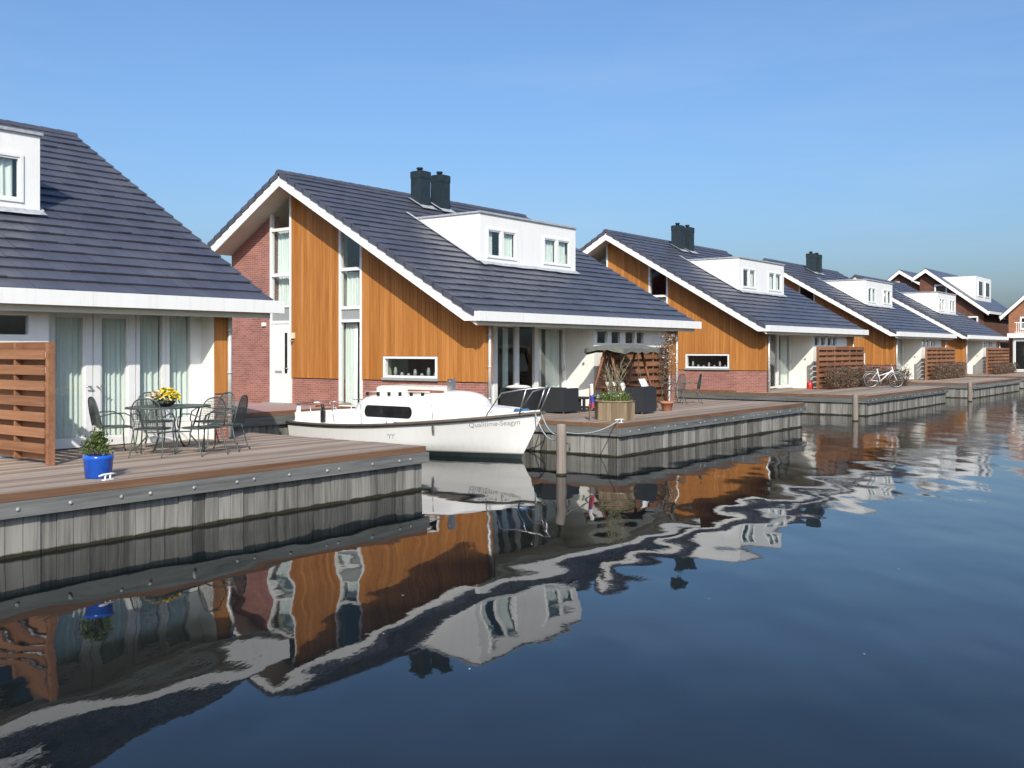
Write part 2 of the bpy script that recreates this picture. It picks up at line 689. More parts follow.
def watermat():
    m, nt, N, L, P = nmat('canal_water')
    geo = N.new('ShaderNodeNewGeometry')
    mp = N.new('ShaderNodeMapping')
    # swell runs slantwise up the canal: long along this axis, shorter across it
    vr = N.new('ShaderNodeVectorRotate')
    vr.rotation_type = 'Z_AXIS'
    vr.inputs['Angle'].default_value = -.62
    L.new(geo.outputs['Position'], vr.inputs['Vector'])
    mp.inputs['Scale'].default_value = (.55, 1.0, 1)
    L.new(vr.outputs[0], mp.inputs['Vector'])
    a = noise(N, L, mp.outputs[0], .62, 1.5, .45)
    b = noise(N, L, mp.outputs[0], 3.4, 3, .55)
    c = noise(N, L, mp.outputs[0], 13.0, 3, .6)
    # wind patches: ripples only here and there, more of them far along the canal
    wp = noise(N, L, geo.outputs['Position'], .11, 2)
    sp = N.new('ShaderNodeSeparateXYZ')
    L.new(geo.outputs['Position'], sp.inputs[0])
    g = N.new('ShaderNodeMapRange')
    g.inputs['From Min'].default_value = 14
    g.inputs['From Max'].default_value = 42
    g.inputs['To Min'].default_value = 0.0
    g.inputs['To Max'].default_value = 1.0
    L.new(sp.outputs['X'], g.inputs['Value'])

    def mul(x, y):
        k = N.new('ShaderNodeMath')
        k.operation = 'MULTIPLY'
        for s, q in ((k.inputs[0], x), (k.inputs[1], y)):
            if isinstance(q, (int, float)):
                s.default_value = q
            else:
                L.new(q, s)
        return k.outputs[0]

    def add(x, y):
        k = N.new('ShaderNodeMath')
        k.operation = 'ADD'
        for s, q in ((k.inputs[0], x), (k.inputs[1], y)):
            if isinstance(q, (int, float)):
                s.default_value = q
            else:
                L.new(q, s)
        return k.outputs[0]
    rip = add(mul(b, .0048), mul(c, .0016))
    amt = add(mul(g.outputs[0], wp), .05)
    d = noise(N, L, mp.outputs[0], 1.25, 1.3, .4)
    h = add(add(mul(a, .016), mul(d, .0112)), mul(rip, mul(amt, 2.2)))
    bp = N.new('ShaderNodeBump')
    bp.inputs['Strength'].default_value = 1.0
    bp.inputs['Distance'].default_value = 1.0
    L.new(h, bp.inputs['Height'])
    L.new(bp.outputs['Normal'], P.inputs['Normal'])
    P.inputs['Base Color'].default_value = (.007, .010, .011, 1)
    P.inputs['Roughness'].default_value = .015
    P.inputs['IOR'].default_value = 1.333
    return m


M['water'] = watermat()


def groundmat():
    m, nt, N, L, P = nmat('ground_grass_and_soil')
    tc = N.new('ShaderNodeTexCoord')
    r = ramp(N, [(.3, (.05, .07, .025)), (.7, (.10, .12, .05))])
    L.new(noise(N, L, tc.outputs['Object'], .8, 8, .7), r.inputs[0])
    L.new(r.outputs[0], P.inputs['Base Color'])
    P.inputs['Roughness'].default_value = .95
    return m


M['ground'] = groundmat()

# ------------------------------------------------------------------ layout
HX = [1.09, 19.11, 36.89, 53.95, 69.40]      # left roof edge of each house along the row
ZD = .77                                     # deck level over the water
ZG = .84                                     # paving level
DL, DR = .74, 12.10                          # deck sides relative to the house
YD = 11.84                                   # deck front
SLIP_END = 20.6

# water and ground
w = MB().add([(-250, -300, 0), (700, -300, 0), (700, 20.9, 0), (-250, 20.9, 0)], [(0, 1, 2, 3)]).build('water', M['water'])
tag(w, 'dark calm canal water mirroring the houses', None, kind='structure')
g = MB()
g.box(-400, 3000, SLIP_END + .3, 3000, -1.5, ZG - .03)
tag(g.build('ground', M['ground']), 'grassy ground behind the houses', None, kind='structure')
g = MB()
g.box(-30, 150, SLIP_END, SLIP_END + 16, .5, ZG)
tag(g.build('pavement', M['pave']), 'pink clay paving behind the slips', None, kind='structure')

# ------------------------------------------------------------------ the waterside house
RY, RZ, TAN = 22.63, 7.52, .58               # ridge, and the pitch of both roof slopes
YE, YI = 15.32, 25.86                        # eave on the water side, eave inland
GX = .80                                     # outer face of the left gable wall
RX0, RX1 = 10.70, 11.03                      # right gable wall
RL = 11.78                                   # roof length
YF = 15.80                                   # front of the gable walls
YR = 16.80                                   # glazed front, set back under the eave
ORG = (.8, 15.7, ZG)                         # a house's base point in its own layout


def zt(y):
    return RZ - TAN * abs(y - RY)


def zs(y):
    return zt(y) - .30


def wavy_curtain(x0, x1, y, z0, z1, axis='x', waves=9, amp=.035, parent=None, org=ORG, seed=0):
    rnd = random.Random(seed)
    n = waves * 6
    vs, fs = [], []
    ph = rnd.uniform(0, 6)
    for i in range(n + 1):
        t = i / n
        a = x0 + (x1 - x0) * t
        d = amp * math.sin(t * waves * 2 * math.pi + ph + .8 * math.sin(t * 9 + ph)) + amp * .4 * math.sin(t * 23 + ph)
        for z in (z0, z1):
            k = d * (1.0 if z == z0 else .6)
            vs.append((a, y + k, z) if axis == 'x' else (y + k, a, z))
    for i in range(n):
        fs.append((2 * i, 2 * i + 2, 2 * i + 3, 2 * i + 1))
    return MB().add(vs, fs, True).build('curtain', M['curtain'], parent, org)


def frame_x(mb, x0, x1, y0, y1, z0, z1, t=.06):
    """rectangular frame in a wall that faces the water (normal along y)"""
    mb.box(x0, x0 + t, y0, y1, z0, z1)
    mb.box(x1 - t, x1, y0, y1, z0, z1)
    mb.box(x0 + t, x1 - t, y0 + .003, y1 - .003, z0, z0 + t)
    mb.box(x0 + t, x1 - t, y0 + .003, y1 - .003, z1 - t, z1)
    return mb


def frame_y(mb, y0, y1, x0, x1, z0, z1, t=.06):
    mb.box(x0, x1, y0, y0 + t, z0, z1)
    mb.box(x0, x1, y1 - t, y1, z0, z1)
    mb.box(x0 + .003, x1 - .003, y0 + t, y1 - t, z0, z0 + t)
    mb.box(x0 + .003, x1 - .003, y0 + t, y1 - t, z1 - t, z1)
    return mb


def window_front(parent, x0, x1, y, z0, z1, t=.06, curt=None, seed=0, name='window', inner=True):
    """a window in the y plane: frame mesh with panes and curtains below it"""
    mb = frame_x(MB(), x0, x1, y - .03, y + .07, z0, z1, t)
    if inner:
        frame_x(mb, x0 + t, x1 - t, y - .01, y + .05, z0 + t, z1 - t, .035)
    fr = mb.build(name, M['frame'], parent, ORG)
    box('pane', M['glass'], fr, ORG, x0 + t, x1 - t, y + .018, y + .024, z0 + t, z1 - t)
    if curt:
        for a, b in curt:
            wavy_curtain(x0 + t + (x1 - x0 - 2 * t) * a, x0 + t + (x1 - x0 - 2 * t) * b, y + .12, z0 + t * .6, z1 - t * .6,
                         waves=max(2, int((b - a) * (x1 - x0) / .13)), parent=fr, seed=seed)
    return fr


def make_roof(root):
    # slab with the cream underside, one solid piece
    mb = MB()
    e = YE + .12
    mb.prism_x([(e, zs(e)), (RY, zs(RY)), (YI - .04, zs(YI - .04)), (YI - .04, zt(YI - .04) - .07), (RY, zt(RY) - .07), (e, zt(e) - .07)], .05, RL - .05)
    roof = mb.build('roof', M['soffit'], root, ORG)
    rnd = random.Random(5)
    NT = 38
    tw = (RL - .02) / NT

    def course(ya, yb, first):
        """tiles from lower edge ya up to yb; every tile lies a touch differently"""
        mb = MB()
        sg = 1 if yb > ya else -1
        for i in range(NT):
            x0 = .01 + i * tw + .003
            x1 = x0 + tw - .006
            j = rnd.uniform(-.007, .007)
            k = rnd.uniform(-.005, .005)
            y0 = ya - sg * (.03 + rnd.uniform(0, .006))
            y1 = yb + sg * .05
            za, zb = zt(ya) + .058 + j, zt(yb) + .006 + k * .3
            za -= TAN * .03
            zb += TAN * .05
            mb.add([(x0, y0, za), (x1, y0, za + k), (x1, y1, zb), (x0, y1, zb), (x0, y0 + sg * .018, za - .03), (x1, y0 + sg * .018, za - .03 + k), (x1, y1, zb - .04), (x0, y1, zb - .04)],
                   [(0, 1, 2, 3), (0, 4, 5, 1), (0, 3, 7, 4), (1, 5, 6, 2)])
        # verge tiles folded over both gable edges
        for x0, x1 in ((-.035, .012), (RL - .012, RL + .035)):
            y0, y1 = ya - sg * .03, yb + sg * .02
            za, zb = zt(ya) + .072 - TAN * .03, zt(yb) + .03 + TAN * .02
            mb.add([(x0, y0, za), (x1, y0, za), (x1, y1, zb), (x0, y1, zb), (x0, y0, za - .15), (x1, y0, za - .15), (x1, y1, zb - .15), (x0, y1, zb - .15)],
                   [(0, 1, 2, 3), (4, 7, 6, 5), (0, 4, 5, 1), (0, 3, 7, 4), (1, 5, 6, 2), (3, 2, 6, 7)])
        return mb.build('tile_course', M['tile'], roof, ORG)
    n = 22
    for i in range(n):
        a = YE + .16 + (RY - .06 - YE - .16) * i / n
        b = YE + .16 + (RY - .06 - YE - .16) * (i + 1) / n
        course(a, b, i == 0)
    n = 10
    for i in range(n):
        a = YI + (RY + .06 - YI) * i / n
        b = YI + (RY + .06 - YI) * (i + 1) / n
        course(a, b, i == 0)
    # ridge tiles, one by one
    NR = 30
    L = (RL + .06) / NR
    for i in range(NR):
        x0 = -.03 + i * L
        x1 = x0 + L + .04
        prof = []
        for q in range(7):
            w_ = math.pi * (q / 6)
            prof.append((RY - .15 * math.cos(w_), RZ - .055 + .125 * math.sin(w_)))
        up = .012
        vs = [(x0, y, z + up) for y, z in prof] + [(x1, y, z) for y, z in prof]
        fs = [(q, q + 1, 8 + q, 7 + q) for q in range(6)] + [tuple(range(7)), tuple(range(7, 14))]
        MB().add(vs, fs).build('ridge_tile', M['tile'], roof, ORG)
    # white boards
    mb = MB()
    d0, d1 = -.385, -.10
    yc = RY - (RZ + d0 - 3.16) / TAN
    low = [(YE + .02, 3.16), (yc, 3.16)] if yc > YE + .03 else [(YE + .02, zt(YE + .02) + d0)]
    mb.prism_x(low + [(RY, zt(RY) + d0), (RY, zt(RY) + d1), (YE + .02, zt(YE + .02) + d1)], .0, .048)
    mb.build('rake_board', M['white'], root, ORG)
    mb = MB()
    mb.prism_x([(RY, zt(RY) + d0), (YI, zt(YI) + d0), (YI, zt(YI) + d1), (RY, zt(RY) + d1)], .002, .05)
    mb.build('rake_board', M['white'], root, ORG)
    mb = MB()
    mb.prism_x(low + [(RY, zt(RY) + d0), (YI, zt(YI) + d0), (YI, zt(YI) + d1), (RY, zt(RY) + d1), (YE + .02, zt(YE + .02) + d1)], RL - .048, RL - .002)
    mb.build('rake_board', M['white'], root, ORG)
    # boxed gutter along the water side, a little longer than the tiles
    mb = MB()
    for a, b in ((-.012, 3.95), (3.956, 7.96), (7.966, 11.95)):
        mb.box(a, b, YE - .04, YE, 3.155, 3.395)
    mb.box(-.010, 11.948, YE, YE + .16, 3.157, 3.19)
    mb.box(-.012, .03, YE, YE + .16, 3.19, 3.393)
    mb.box(11.92, 11.95, YE, YE + .16, 3.19, 3.393)
    mb.box(.03, 11.92, YE + .13, YE + .16, 3.19, 3.38)
    mb.build('gutter_box', M['white'], root, ORG)
    mb = MB()
    mb.box(.05, RL - .05, YE + .16, YF - .031, 3.20, 3.235)
    mb.box(GX + .331, RX0 - .001, YF - .031, YR + .2, 3.201, 3.236)
    mb.build('eave_soffit', M['soffit'], root, ORG)
    return roof


def make_dormer(root):
    x0, x1, yf, z0, z1 = 3.62, 8.62, 18.17, 4.93, 6.42
    wins = [(3.93, 5.37), (6.78, 8.30)]
    za, zb = 5.13, 6.0
    mb = MB()
    yb = RY - (RZ - z1) / TAN + .25
    # cheeks
    for a, b in ((x0, x0 + .12), (x1 - .12, x1)):
        mb.prism_x([(yf + .1, z0), (yb, z1 - .02), (yf + .1, z1 - .02)], a, b)
    # front with two openings
    mb.box(x0, x1, yf, yf + .1, z0, za)
    mb.box(x0, x1, yf, yf + .1, zb, z1 - .02)
    xs = [x0, wins[0][0], wins[0][1], wins[1][0], wins[1][1], x1]
    for i in (0, 2, 4):
        mb.box(xs[i], xs[i + 1], yf, yf + .1, za, zb)
    dm = mb.build('dormer', M['white'], root, ORG)
    mb = MB()
    mb.box(x0 - .04, x1 + .04, yf - .05, yb + .05, z1 - .02, z1 + .035)
    mb.build('dormer_roof', M['lead'], dm, ORG)
    mb = MB()
    rnd = random.Random(2)
    n = 14
    vs, fs = [], []
    for i in range(n + 1):
        x = x0 - .05 + (x1 - x0 + .1) * i / n
        for yy in (yf + .02, yf - .16 - rnd.uniform(0, .05)):
            vs.append((x, yy, zt(yy) + .085 + rnd.uniform(0, .012)))
    for i in range(n):
        fs.append((2 * i, 2 * i + 1, 2 * i + 3, 2 * i + 2))
    mb.add(vs, fs)
    for s in (x0 - .10, x1):
        vs = []
        for q in range(9):
            yy = yf + (yb - yf) * q / 8
            vs += [(s, yy, zt(yy) + .075), (s + .10, yy, zt(yy) + .09)]
        mb.add(vs, [(2 * q, 2 * q + 2, 2 * q + 3, 2 * q + 1) for q in range(8)])
    mb.build('flashing', M['lead'], dm, ORG, recalc=False)
    box('back_lining', M['interior'], dm, ORG, x0 + .12, x1 - .12, yf + 1.5, yf + 1.55, z0 + .4, z1 - .02)
    for k, (a, b) in enumerate(wins):
        m_ = (a + b) / 2
        for q, (u, v) in enumerate(((a, m_), (m_, b))):
            window_front(root, u, v, yf + .0, za, zb, .055, [[(0, .55)], [(.05, 1)], [(0, 1)], [(0.1, .9)]][k * 2 + q], seed=k * 2 + q, name='dormer_window')


def make_chimney(root, x, y):
    zb = zt(y) - .25
    s = .225
    h = zt(22.0) + 1.04
    mb = MB()
    mb.box(x - s, x + s, y - s, y + s, zb, h - .22)
    mb.box(x - s - .012, x + s + .012, y - s - .012, y + s + .012, h - .22, h)
    mb.box(x - s + .02, x + s - .02, y - s + .02, y + s - .02, h, h + .02)
    c = mb.build('chimney', M['chimney'], root, ORG)
    MB().lathe([(.085, h + .02), (.085, h + .09), (.12, h + .10), (.10, h + .14)], x - .04, y, 10).build('flue_cap', M['chimney'], c, ORG)
    mb = MB()
    for dx in (-s - .12, s + .0):
        mb.add([(x + dx, y - s - .16, zt(y - s - .16) + .10), (x + dx + .12, y - s - .16, zt(y - s - .16) + .10), (x + dx + .12, y + s, zt(y + s) + .10), (x + dx, y + s, zt(y + s) + .10)], [(0, 1, 2, 3)])
    ya, yb = y - s - .2, y - s + .01
    mb.add([(x - s - .12, ya, zt(ya) + .1), (x + s + .12, ya, zt(ya) + .1), (x + s + .12, yb, zt(yb) + .11), (x - s - .12, yb, zt(yb) + .11)], [(0, 1, 2, 3)])
    mb.build('lead_apron', M['lead'], c, ORG, recalc=False)


def clad(root, y0, y1, zbot, cut=None, bw=.138, wallx=GX):
    """upright boards on the left gable; cut = (ya, yb, z) leaves the low window free"""
    p = MB()
    p.prism_x([(y0, zbot + .02), (y1, zbot + .02), (y1, zs(y1) + .02), ] + ([(RY, zs(RY) + .02)] if y0 < RY < y1 else []) + [(y0, zs(y0) + .02)], wallx + .002, wallx + .10) if not cut else None
    if cut:
        ya, yb, zc = cut
        p.prism_x([(y0, zbot + .02), (ya, zbot + .02), (ya, zs(ya) + .02), (y0, zs(y0) + .02)], wallx + .002, wallx + .10)
        p.prism_x([(ya, zc), (yb, zc), (yb, zs(yb) + .02), (ya, zs(ya) + .02)], wallx + .002, wallx + .10)
        p.prism_x([(yb, zbot + .02), (y1, zbot + .02), (y1, zs(y1) + .02), (yb, zs(yb) + .02)], wallx + .002, wallx + .10)
    panel = p.build('wood_cladding', M['dark'], root, ORG)
    n = max(1, round((y1 - y0) / bw))
    w_ = (y1 - y0) / n
    rnd = random.Random(int(y0 * 10))
    for i in range(n):
        a, b = y0 + i * w_ + .004, y0 + (i + 1) * w_ - .004
        pr = rnd.uniform(.0, .006)
        segs = [(a, b, zbot)]
        if cut:
            ya, yb, zc = cut
            segs = []
            for s0, s1, zz in ((max(a, y0), min(b, ya), zbot), (max(a, ya), min(b, yb), zc), (max(a, yb), min(b, y1), zbot)):
                if s1 - s0 > .012:
                    segs.append((s0, s1, zz))
        for s0, s1, zz in segs:
            zz += rnd.uniform(0, .004)
            pts = [(s0, zz), (s1, zz), (s1, zs(s1))]
            if s0 < RY < s1:
                pts.append((RY, zs(RY)))
            pts.append((s0, zs(s0)))
            MB().prism_x(pts, wallx - .034 - pr, wallx).build('board', M['cladding'], panel, ORG)


def make_gable(root):
    W0, W1, P1, V1, CO = 23.94, 22.99, 20.98, 20.07, YF
    zb = 1.63
    zg = ZG - .25
    mb = MB()
    mb.prism_x([(W0, zg), (25.8, zg), (25.8, zs(25.8) + .02), (W0, zs(W0) + .02)], GX, GX + .3)
    mb.build('brick_wall', M['brick'], root, ORG)
    MB().box(GX, GX + .3, P1, W1, zg, zb - .02).build('brick_plinth', M['brick'], root, ORG)
    MB().box(GX, GX + .3, CO, V1, zg, zb - .02).build('brick_plinth', M['brick'], root, ORG)
    clad(root, P1, W1, zb)
    clad(root, CO, V1, zb, (17.30, 19.27, 2.28))
    # inner leaf behind the cladding
    mb = MB()
    mb.prism_x([(P1, zb - .02), (W1, zb - .02), (W1, zs(W1) + .015), (RY, zs(RY) + .015), (P1, zs(P1) + .015)], GX + .1, GX + .3)
    mb.prism_x([(CO, zb - .02), (17.30, zb - .02), (17.30, zs(17.3) + .015), (CO, zs(CO) + .015)], GX + .1, GX + .3)
    mb.prism_x([(17.30, 2.28), (19.27, 2.28), (19.27, zs(19.27) + .015), (17.30, zs(17.3) + .015)], GX + .1, GX + .3)
    mb.prism_x([(19.27, zb - .02), (V1, zb - .02), (V1, zs(V1) + .015), (19.27, zs(19.27) + .015)], GX + .1, GX + .3)
    mb.build('inner_leaf', M['interior'], root, ORG)
    # end of the wall towards the water: boards over brick
    MB().box(GX - .036, GX + .33, YF - .03, YF - .002, zb, 3.2).build('corner_board', M['cladding'], root, ORG)
    MB().box(GX + .303, GX + .33, YF, YR + .1, ZD, 3.2).build('white_return', M['render'], root, ORG)
    # low window
    mb = frame_y(MB(), 17.32, 19.25, GX - .05, GX + .08, 1.70, 2.27, .06)
    fr = mb.build('low_window', M['frame'], root, ORG)
    box('pane', M['glass'], fr, ORG, GX + .02, GX + .026, 17.38, 19.19, 1.76, 2.21)
    box('sill', M['greypanel'], fr, ORG, GX - .075, GX + .1, 17.28, 19.29, zb, 1.70)
    mb = MB()
    rnd = random.Random(8)
    for i in range(7):
        y = 17.6 + i * .24
        h = rnd.uniform(.08, .26)
        mb.lathe([(.045, 1.72), (.055, 1.72 + h * .5), (.03, 1.72 + h)], GX + .22, y, 8)
    mb.build('window_ornaments', M['greypanel'], fr, ORG)

    # tall window strips
    def strip(y0, y1, bars, name):
        mb = MB()
        t = .075
        mb.prism_x([(y0, .86), (y0 + t, .86), (y0 + t, zs(y0 + t)), (y0, zs(y0))], GX - .05, GX + .07)
        mb.prism_x([(y1 - t, .86), (y1, .86), (y1, zs(y1)), (y1 - t, zs(y1 - t))], GX - .05, GX + .07)
        for a, b in bars:
            mb.box(GX - .045, GX + .065, y0 + t, y1 - t, a, b)
        s = mb.build(name, M['frame'], root, ORG)
        prev = bars[0][1]
        for a, b in bars[1:] + [(None, None)]:
            if a is None:
                MB().prism_x([(y0 + t, prev), (y1 - t, prev), (y1 - t, zs(y1 - t)), (y0 + t, zs(y0 + t))], GX + .01, GX + .016).build('pane', M['glass'], s, ORG)
            elif 3.25 < prev < 3.4:
                box('grey_panel', M['greypanel'], s, ORG, GX - .01, GX + .03, y0 + t, y1 - t, prev, a)
            elif prev > 3.4:
                box('pane', M['glass'], s, ORG, GX + .01, GX + .016, y0 + t, y1 - t, prev, a)
            prev = b
        return s
    s1 = strip(W1, W0, [(.86, .90), (3.22, 3.31), (3.70, 3.77), (4.62, 4.72), (5.97, 6.06)], 'window_strip')
    wavy_curtain(W1 + .08, W0 - .08, GX + .20, 4.72, 6.0, 'y', 7, .03, s1, seed=3)
    wavy_curtain(W1 + .3, W0 - .08, GX + .22, 3.77, 4.65, 'y', 5, .03, s1, seed=4)
    dr = MB().box(GX - .03, GX + .03, W1 + .085, W0 - .085, .90, 3.21).build('front_door', M['white'], root, ORG)
    box('door_pane', M['tinted'], dr, ORG, GX - .034, GX - .028, W1 + .18, W1 + .29, 1.75, 2.95)
    box('letter_slot', M['greypanel'], dr, ORG, GX - .042, GX - .028, W1 + .42, W1 + .72, 1.76, 1.83)
    MB().tube([(GX - .03, W1 + .14, 1.9), (GX - .09, W1 + .14, 1.9), (GX - .09, W1 + .26, 1.9)], .012, 6).build('door_handle', M['steel'], dr, ORG)
    box('doorstep', M['greypanel'], root, ORG, GX - .35, GX, W1, W0, ZG, .885)
    s2 = strip(V1, P1, [(.86, .90), (3.22, 3.30), (3.58, 3.67), (4.66, 4.75)], 'window_strip')
    box('pane', M['glass'], s2, ORG, GX + .01, GX + .016, V1 + .38, P1 - .075, .90, 3.22)
    wavy_curtain(V1 + .33, P1 - .08, GX + .16, .90, 3.2, 'y', 5, .035, s2, seed=6)
    wavy_curtain(V1 + .10, P1 - .08, GX + .18, 3.67, 4.64, 'y', 6, .03, s2, seed=7)
    # lamp by the door
    mb = MB()
    mb.box(GX - .12, GX - .035, W1 - .16, W1 - .06, 2.78, 2.95)
    mb.tube([(GX - .04, W1 - .11, 2.72), (GX - .16, W1 - .11, 2.70), (GX - .16, W1 - .11, 2.82)], .02, 6)
    mb.build('wall_lamp', M['lamp'], root, ORG)
    box('alarm_box', M['white'], root, ORG, GX - .05, GX, W0 + .22, W0 + .38, 3.16, 3.27)


def make_shell(root):
    # right gable wall, back wall, upper floor
    mb = MB()
    zg = ZG - .25
    mb.prism_x([(YF, zg), (25.6, zg), (25.6, zs(25.6) + .02), (RY, zs(RY) + .02), (YF, zs(YF) + .02)], RX0 + .03, RX1)
    mb.build('brick_wall', M['brick'], root, ORG)
    box('white_return', M['render'], root, ORG, RX0, RX0 + .03, YF + .002, YR + .3, ZD, 3.2)
    box('corner_board', M['cladding'], root, ORG, RX0, RX1 + .01, YF - .03, YF - .002, 1.63, 3.2)
    MB().box(RX0, RX1 + .002, YF - .012, YF - .001, zg, 1.625).build('brick_return', M['brick'], root, ORG)
    box('back_wall', M['brick'], root, ORG, GX + .3, RX0 + .03, 25.3, 25.6, zg, zs(25.3) + .05)
    box('upper_floor', M['interior'], root, ORG, GX + .31, RX0, YR + .21, 25.3, 3.24, 3.5)
    box('ground_floor', M['deck_edge'], root, ORG, GX + .3, RX0 + .02, YR - .1, 25.3, ZD - .3, ZD + .02)
    box('inner_partition', M['interior'], root, ORG, GX + .31, RX0, 20.6, 20.7, ZD + .02, 3.24)

    def pipe(x, y):
        mb = MB()
        mb.tube([(x, y, 3.19), (x, y, .80)], .042, 8)
        p = mb.build('downpipe', M['galv'], root, ORG)
        for z in (1.2, 2.0, 2.8):
            MB().lathe([(.055, z), (.055, z + .035)], x, y, 8).build('pipe_bracket', M['galv'], p, ORG)
    pipe(GX + .13, YF - .09)
    pipe(RX1 - .04, YF - .09)


def front_common(root):
    """h2-h5: glazing on the left, white box with high windows on the right"""
    bx = 6.0
    zt_ = 3.2
    # glazing units
    units = [(1.13, 2.55, [(0, .5)]), (2.55, 3.55, [(.55, .8)]), (3.55, 4.45, None)]
    for k, (a, b, c) in enumerate(units):
        window_front(root, a, b, YR, ZD + .05, 3.18, .075, c, seed=20 + k, name='fixed_window', inner=(k != 2))
    d = window_front(root, 4.45, 5.98, YR, ZD + .02, 3.18, .10, [(.0, .28), (.42, .98)], seed=29, name='terrace_door')
    MB().tube([(5.80, YR - .03, 1.85), (5.80, YR - .09, 1.85), (5.80, YR - .09, 1.98), ], .014, 6).build('door_handle', M['steel'], d, ORG)
    # white box
    hw = [(6.12, 6.80), (6.93, 7.55), (7.75, 8.42), (8.44, 9.0)]
    z0, z1 = 2.60, 3.04
    mb = MB()
    mb.box(bx, bx + .1, YF + .12, YR + .2, ZD - .2, zt_)
    mb.box(bx, RX0, YF, YF + .12, ZD - .2, z0)
    mb.box(bx, RX0, YF, YF + .12, z1, zt_)
    xs = [bx] + [v for ab in hw for v in ab] + [RX0]
    for i in range(0, len(xs), 2):
        mb.box(xs[i], xs[i + 1], YF, YF + .12, z0, z1)
    mb.build('white_wall', M['render'], root, ORG)
    for k, (a, b) in enumerate(hw):
        window_front(root, a, b, YF + .03, z0, z1, .05, None, name='high_window', inner=False)
    mb = MB()
    for i in range(3):
        mb.box(10.36 + i * .114, 10.36 + i * .114 + .108, YF - .03, YF - .002, 1.63, 3.19)
    mb.build('side_boards', M['cladding'], root, ORG)
    mb = MB()
    mb.tube([(bx - .005, 16.15, 2.05), (bx - .05, 16.15, 2.05)], .03, 8)
    mb.build('outdoor_tap', M['steel'], root, ORG)


def front_near(root):
    """the nearest house: high windows on the left, a pair of glazed doors and two tall panes on the right"""
    y = 16.2
    for k, (a, b) in enumerate(((7.66, 8.48), (8.50, 9.30))):
        d = window_front(root, a, b, y, ZD + .02, 3.16, .13, [(-.15, 1.12)], seed=40 + k, name='terrace_door')
        x = b - .06 if k == 0 else a + .06
        MB().tube([(x, y - .03, 1.82), (x, y - .10, 1.82), (x + (-.10 if k == 0 else .10), y - .10, 1.82)], .014, 6).build('door_handle', M['steel'], d, ORG)
    for k, (a, b) in enumerate(((9.32, 9.92), (9.93, 10.52))):
        window_front(root, a, b, y, ZD + .35, 3.14, .07, [(-.1, 1.08)], seed=44 + k, name='fixed_window', inner=False)
    mb = MB()
    mb.box(9.31, 10.55, y - .02, y + .1, ZD - .1, ZD + .35)
    mb.box(10.52, RX0 + .002, y - .021, y + .1, ZD - .1, 3.2)
    mb.box(7.5, 10.54, y - .005, y + .09, 3.161, 3.2)
    mb.box(7.5, 7.66, y - .02, y + .1, ZD - .1, 3.16)
    z0, z1 = 2.64, 3.04
    hw = [(5.6, 6.35), (6.45, 7.22)]
    mb.box(1.13, 7.5, YF, YF + .12, ZD - .2, z0)
    mb.box(1.13, 7.5, YF, YF + .12, z1, 3.2)
    mb.box(1.13, 5.6, YF, YF + .12, z0, z1)
    mb.box(6.35, 6.45, YF, YF + .12, z0, z1)
    mb.box(7.22, 7.5, YF, YF + .12, z0, z1)
    mb.box(7.38, 7.5, YF + .12, y, ZD - .2, 3.2)
    mb.build('white_wall', M['render'], root, ORG)
    for a, b in hw:
        window_front(root, a, b, YF + .03, z0, z1, .05, None, name='high_window', inner=False)


proto = empty('waterside_house', (HX[0] + ORG[0], ORG[1], ORG[2]))
make_roof(proto)
make_dormer(proto)
make_chimney(proto, 5.27, 21.95)
make_chimney(proto, 6.22, 21.93)
make_gable(proto)
make_shell(proto)
houses = [proto] + [copy_tree(proto) for _ in range(4)]
hl = ['nearest house, cut by the left picture edge, iron table and chairs before its terrace doors',
      'orange clad house right behind the white boat, twin dark chimneys fully in view',
      'third house along the canal, terracotta pot and low strip window before its pink brick plinth',
      'fourth house along the canal, rising behind the deck with the white bicycle',
      'fifth and farthest of the orange clad houses, in front of the brown brick blocks']
hl[2] = 'third house along the canal, with the red object and the bicycle on its deck'
hl[3] = 'fourth house along the canal, between the bicycle deck and the farthest orange house'
for c in list(houses[4].children):
    if c.name.startswith('chimney'):
        for g_ in list(c.children):
            bpy.data.objects.remove(g_)
        bpy.data.objects.remove(c)
for k, h in enumerate(houses):
    h.location = (HX[k] + ORG[0], ORG[1], ORG[2])
    tag(h, hl[k], 'house', 'waterside houses in a row')
front_near(houses[0])
front_common(houses[1])
kids0 = {c.name for c in houses[1].children}
fronts = [c for c in houses[1].children if c.name.split('.')[0] in ('fixed_window', 'terrace_door', 'white_wall', 'high_window', 'side_boards', 'outdoor_tap')]
for h in houses[2:]:
    for c in fronts:
        copy_tree(c, h)

# ------------------------------------------------------------------ timber decks on sheet piling
DORG = (DL, YD, 0)


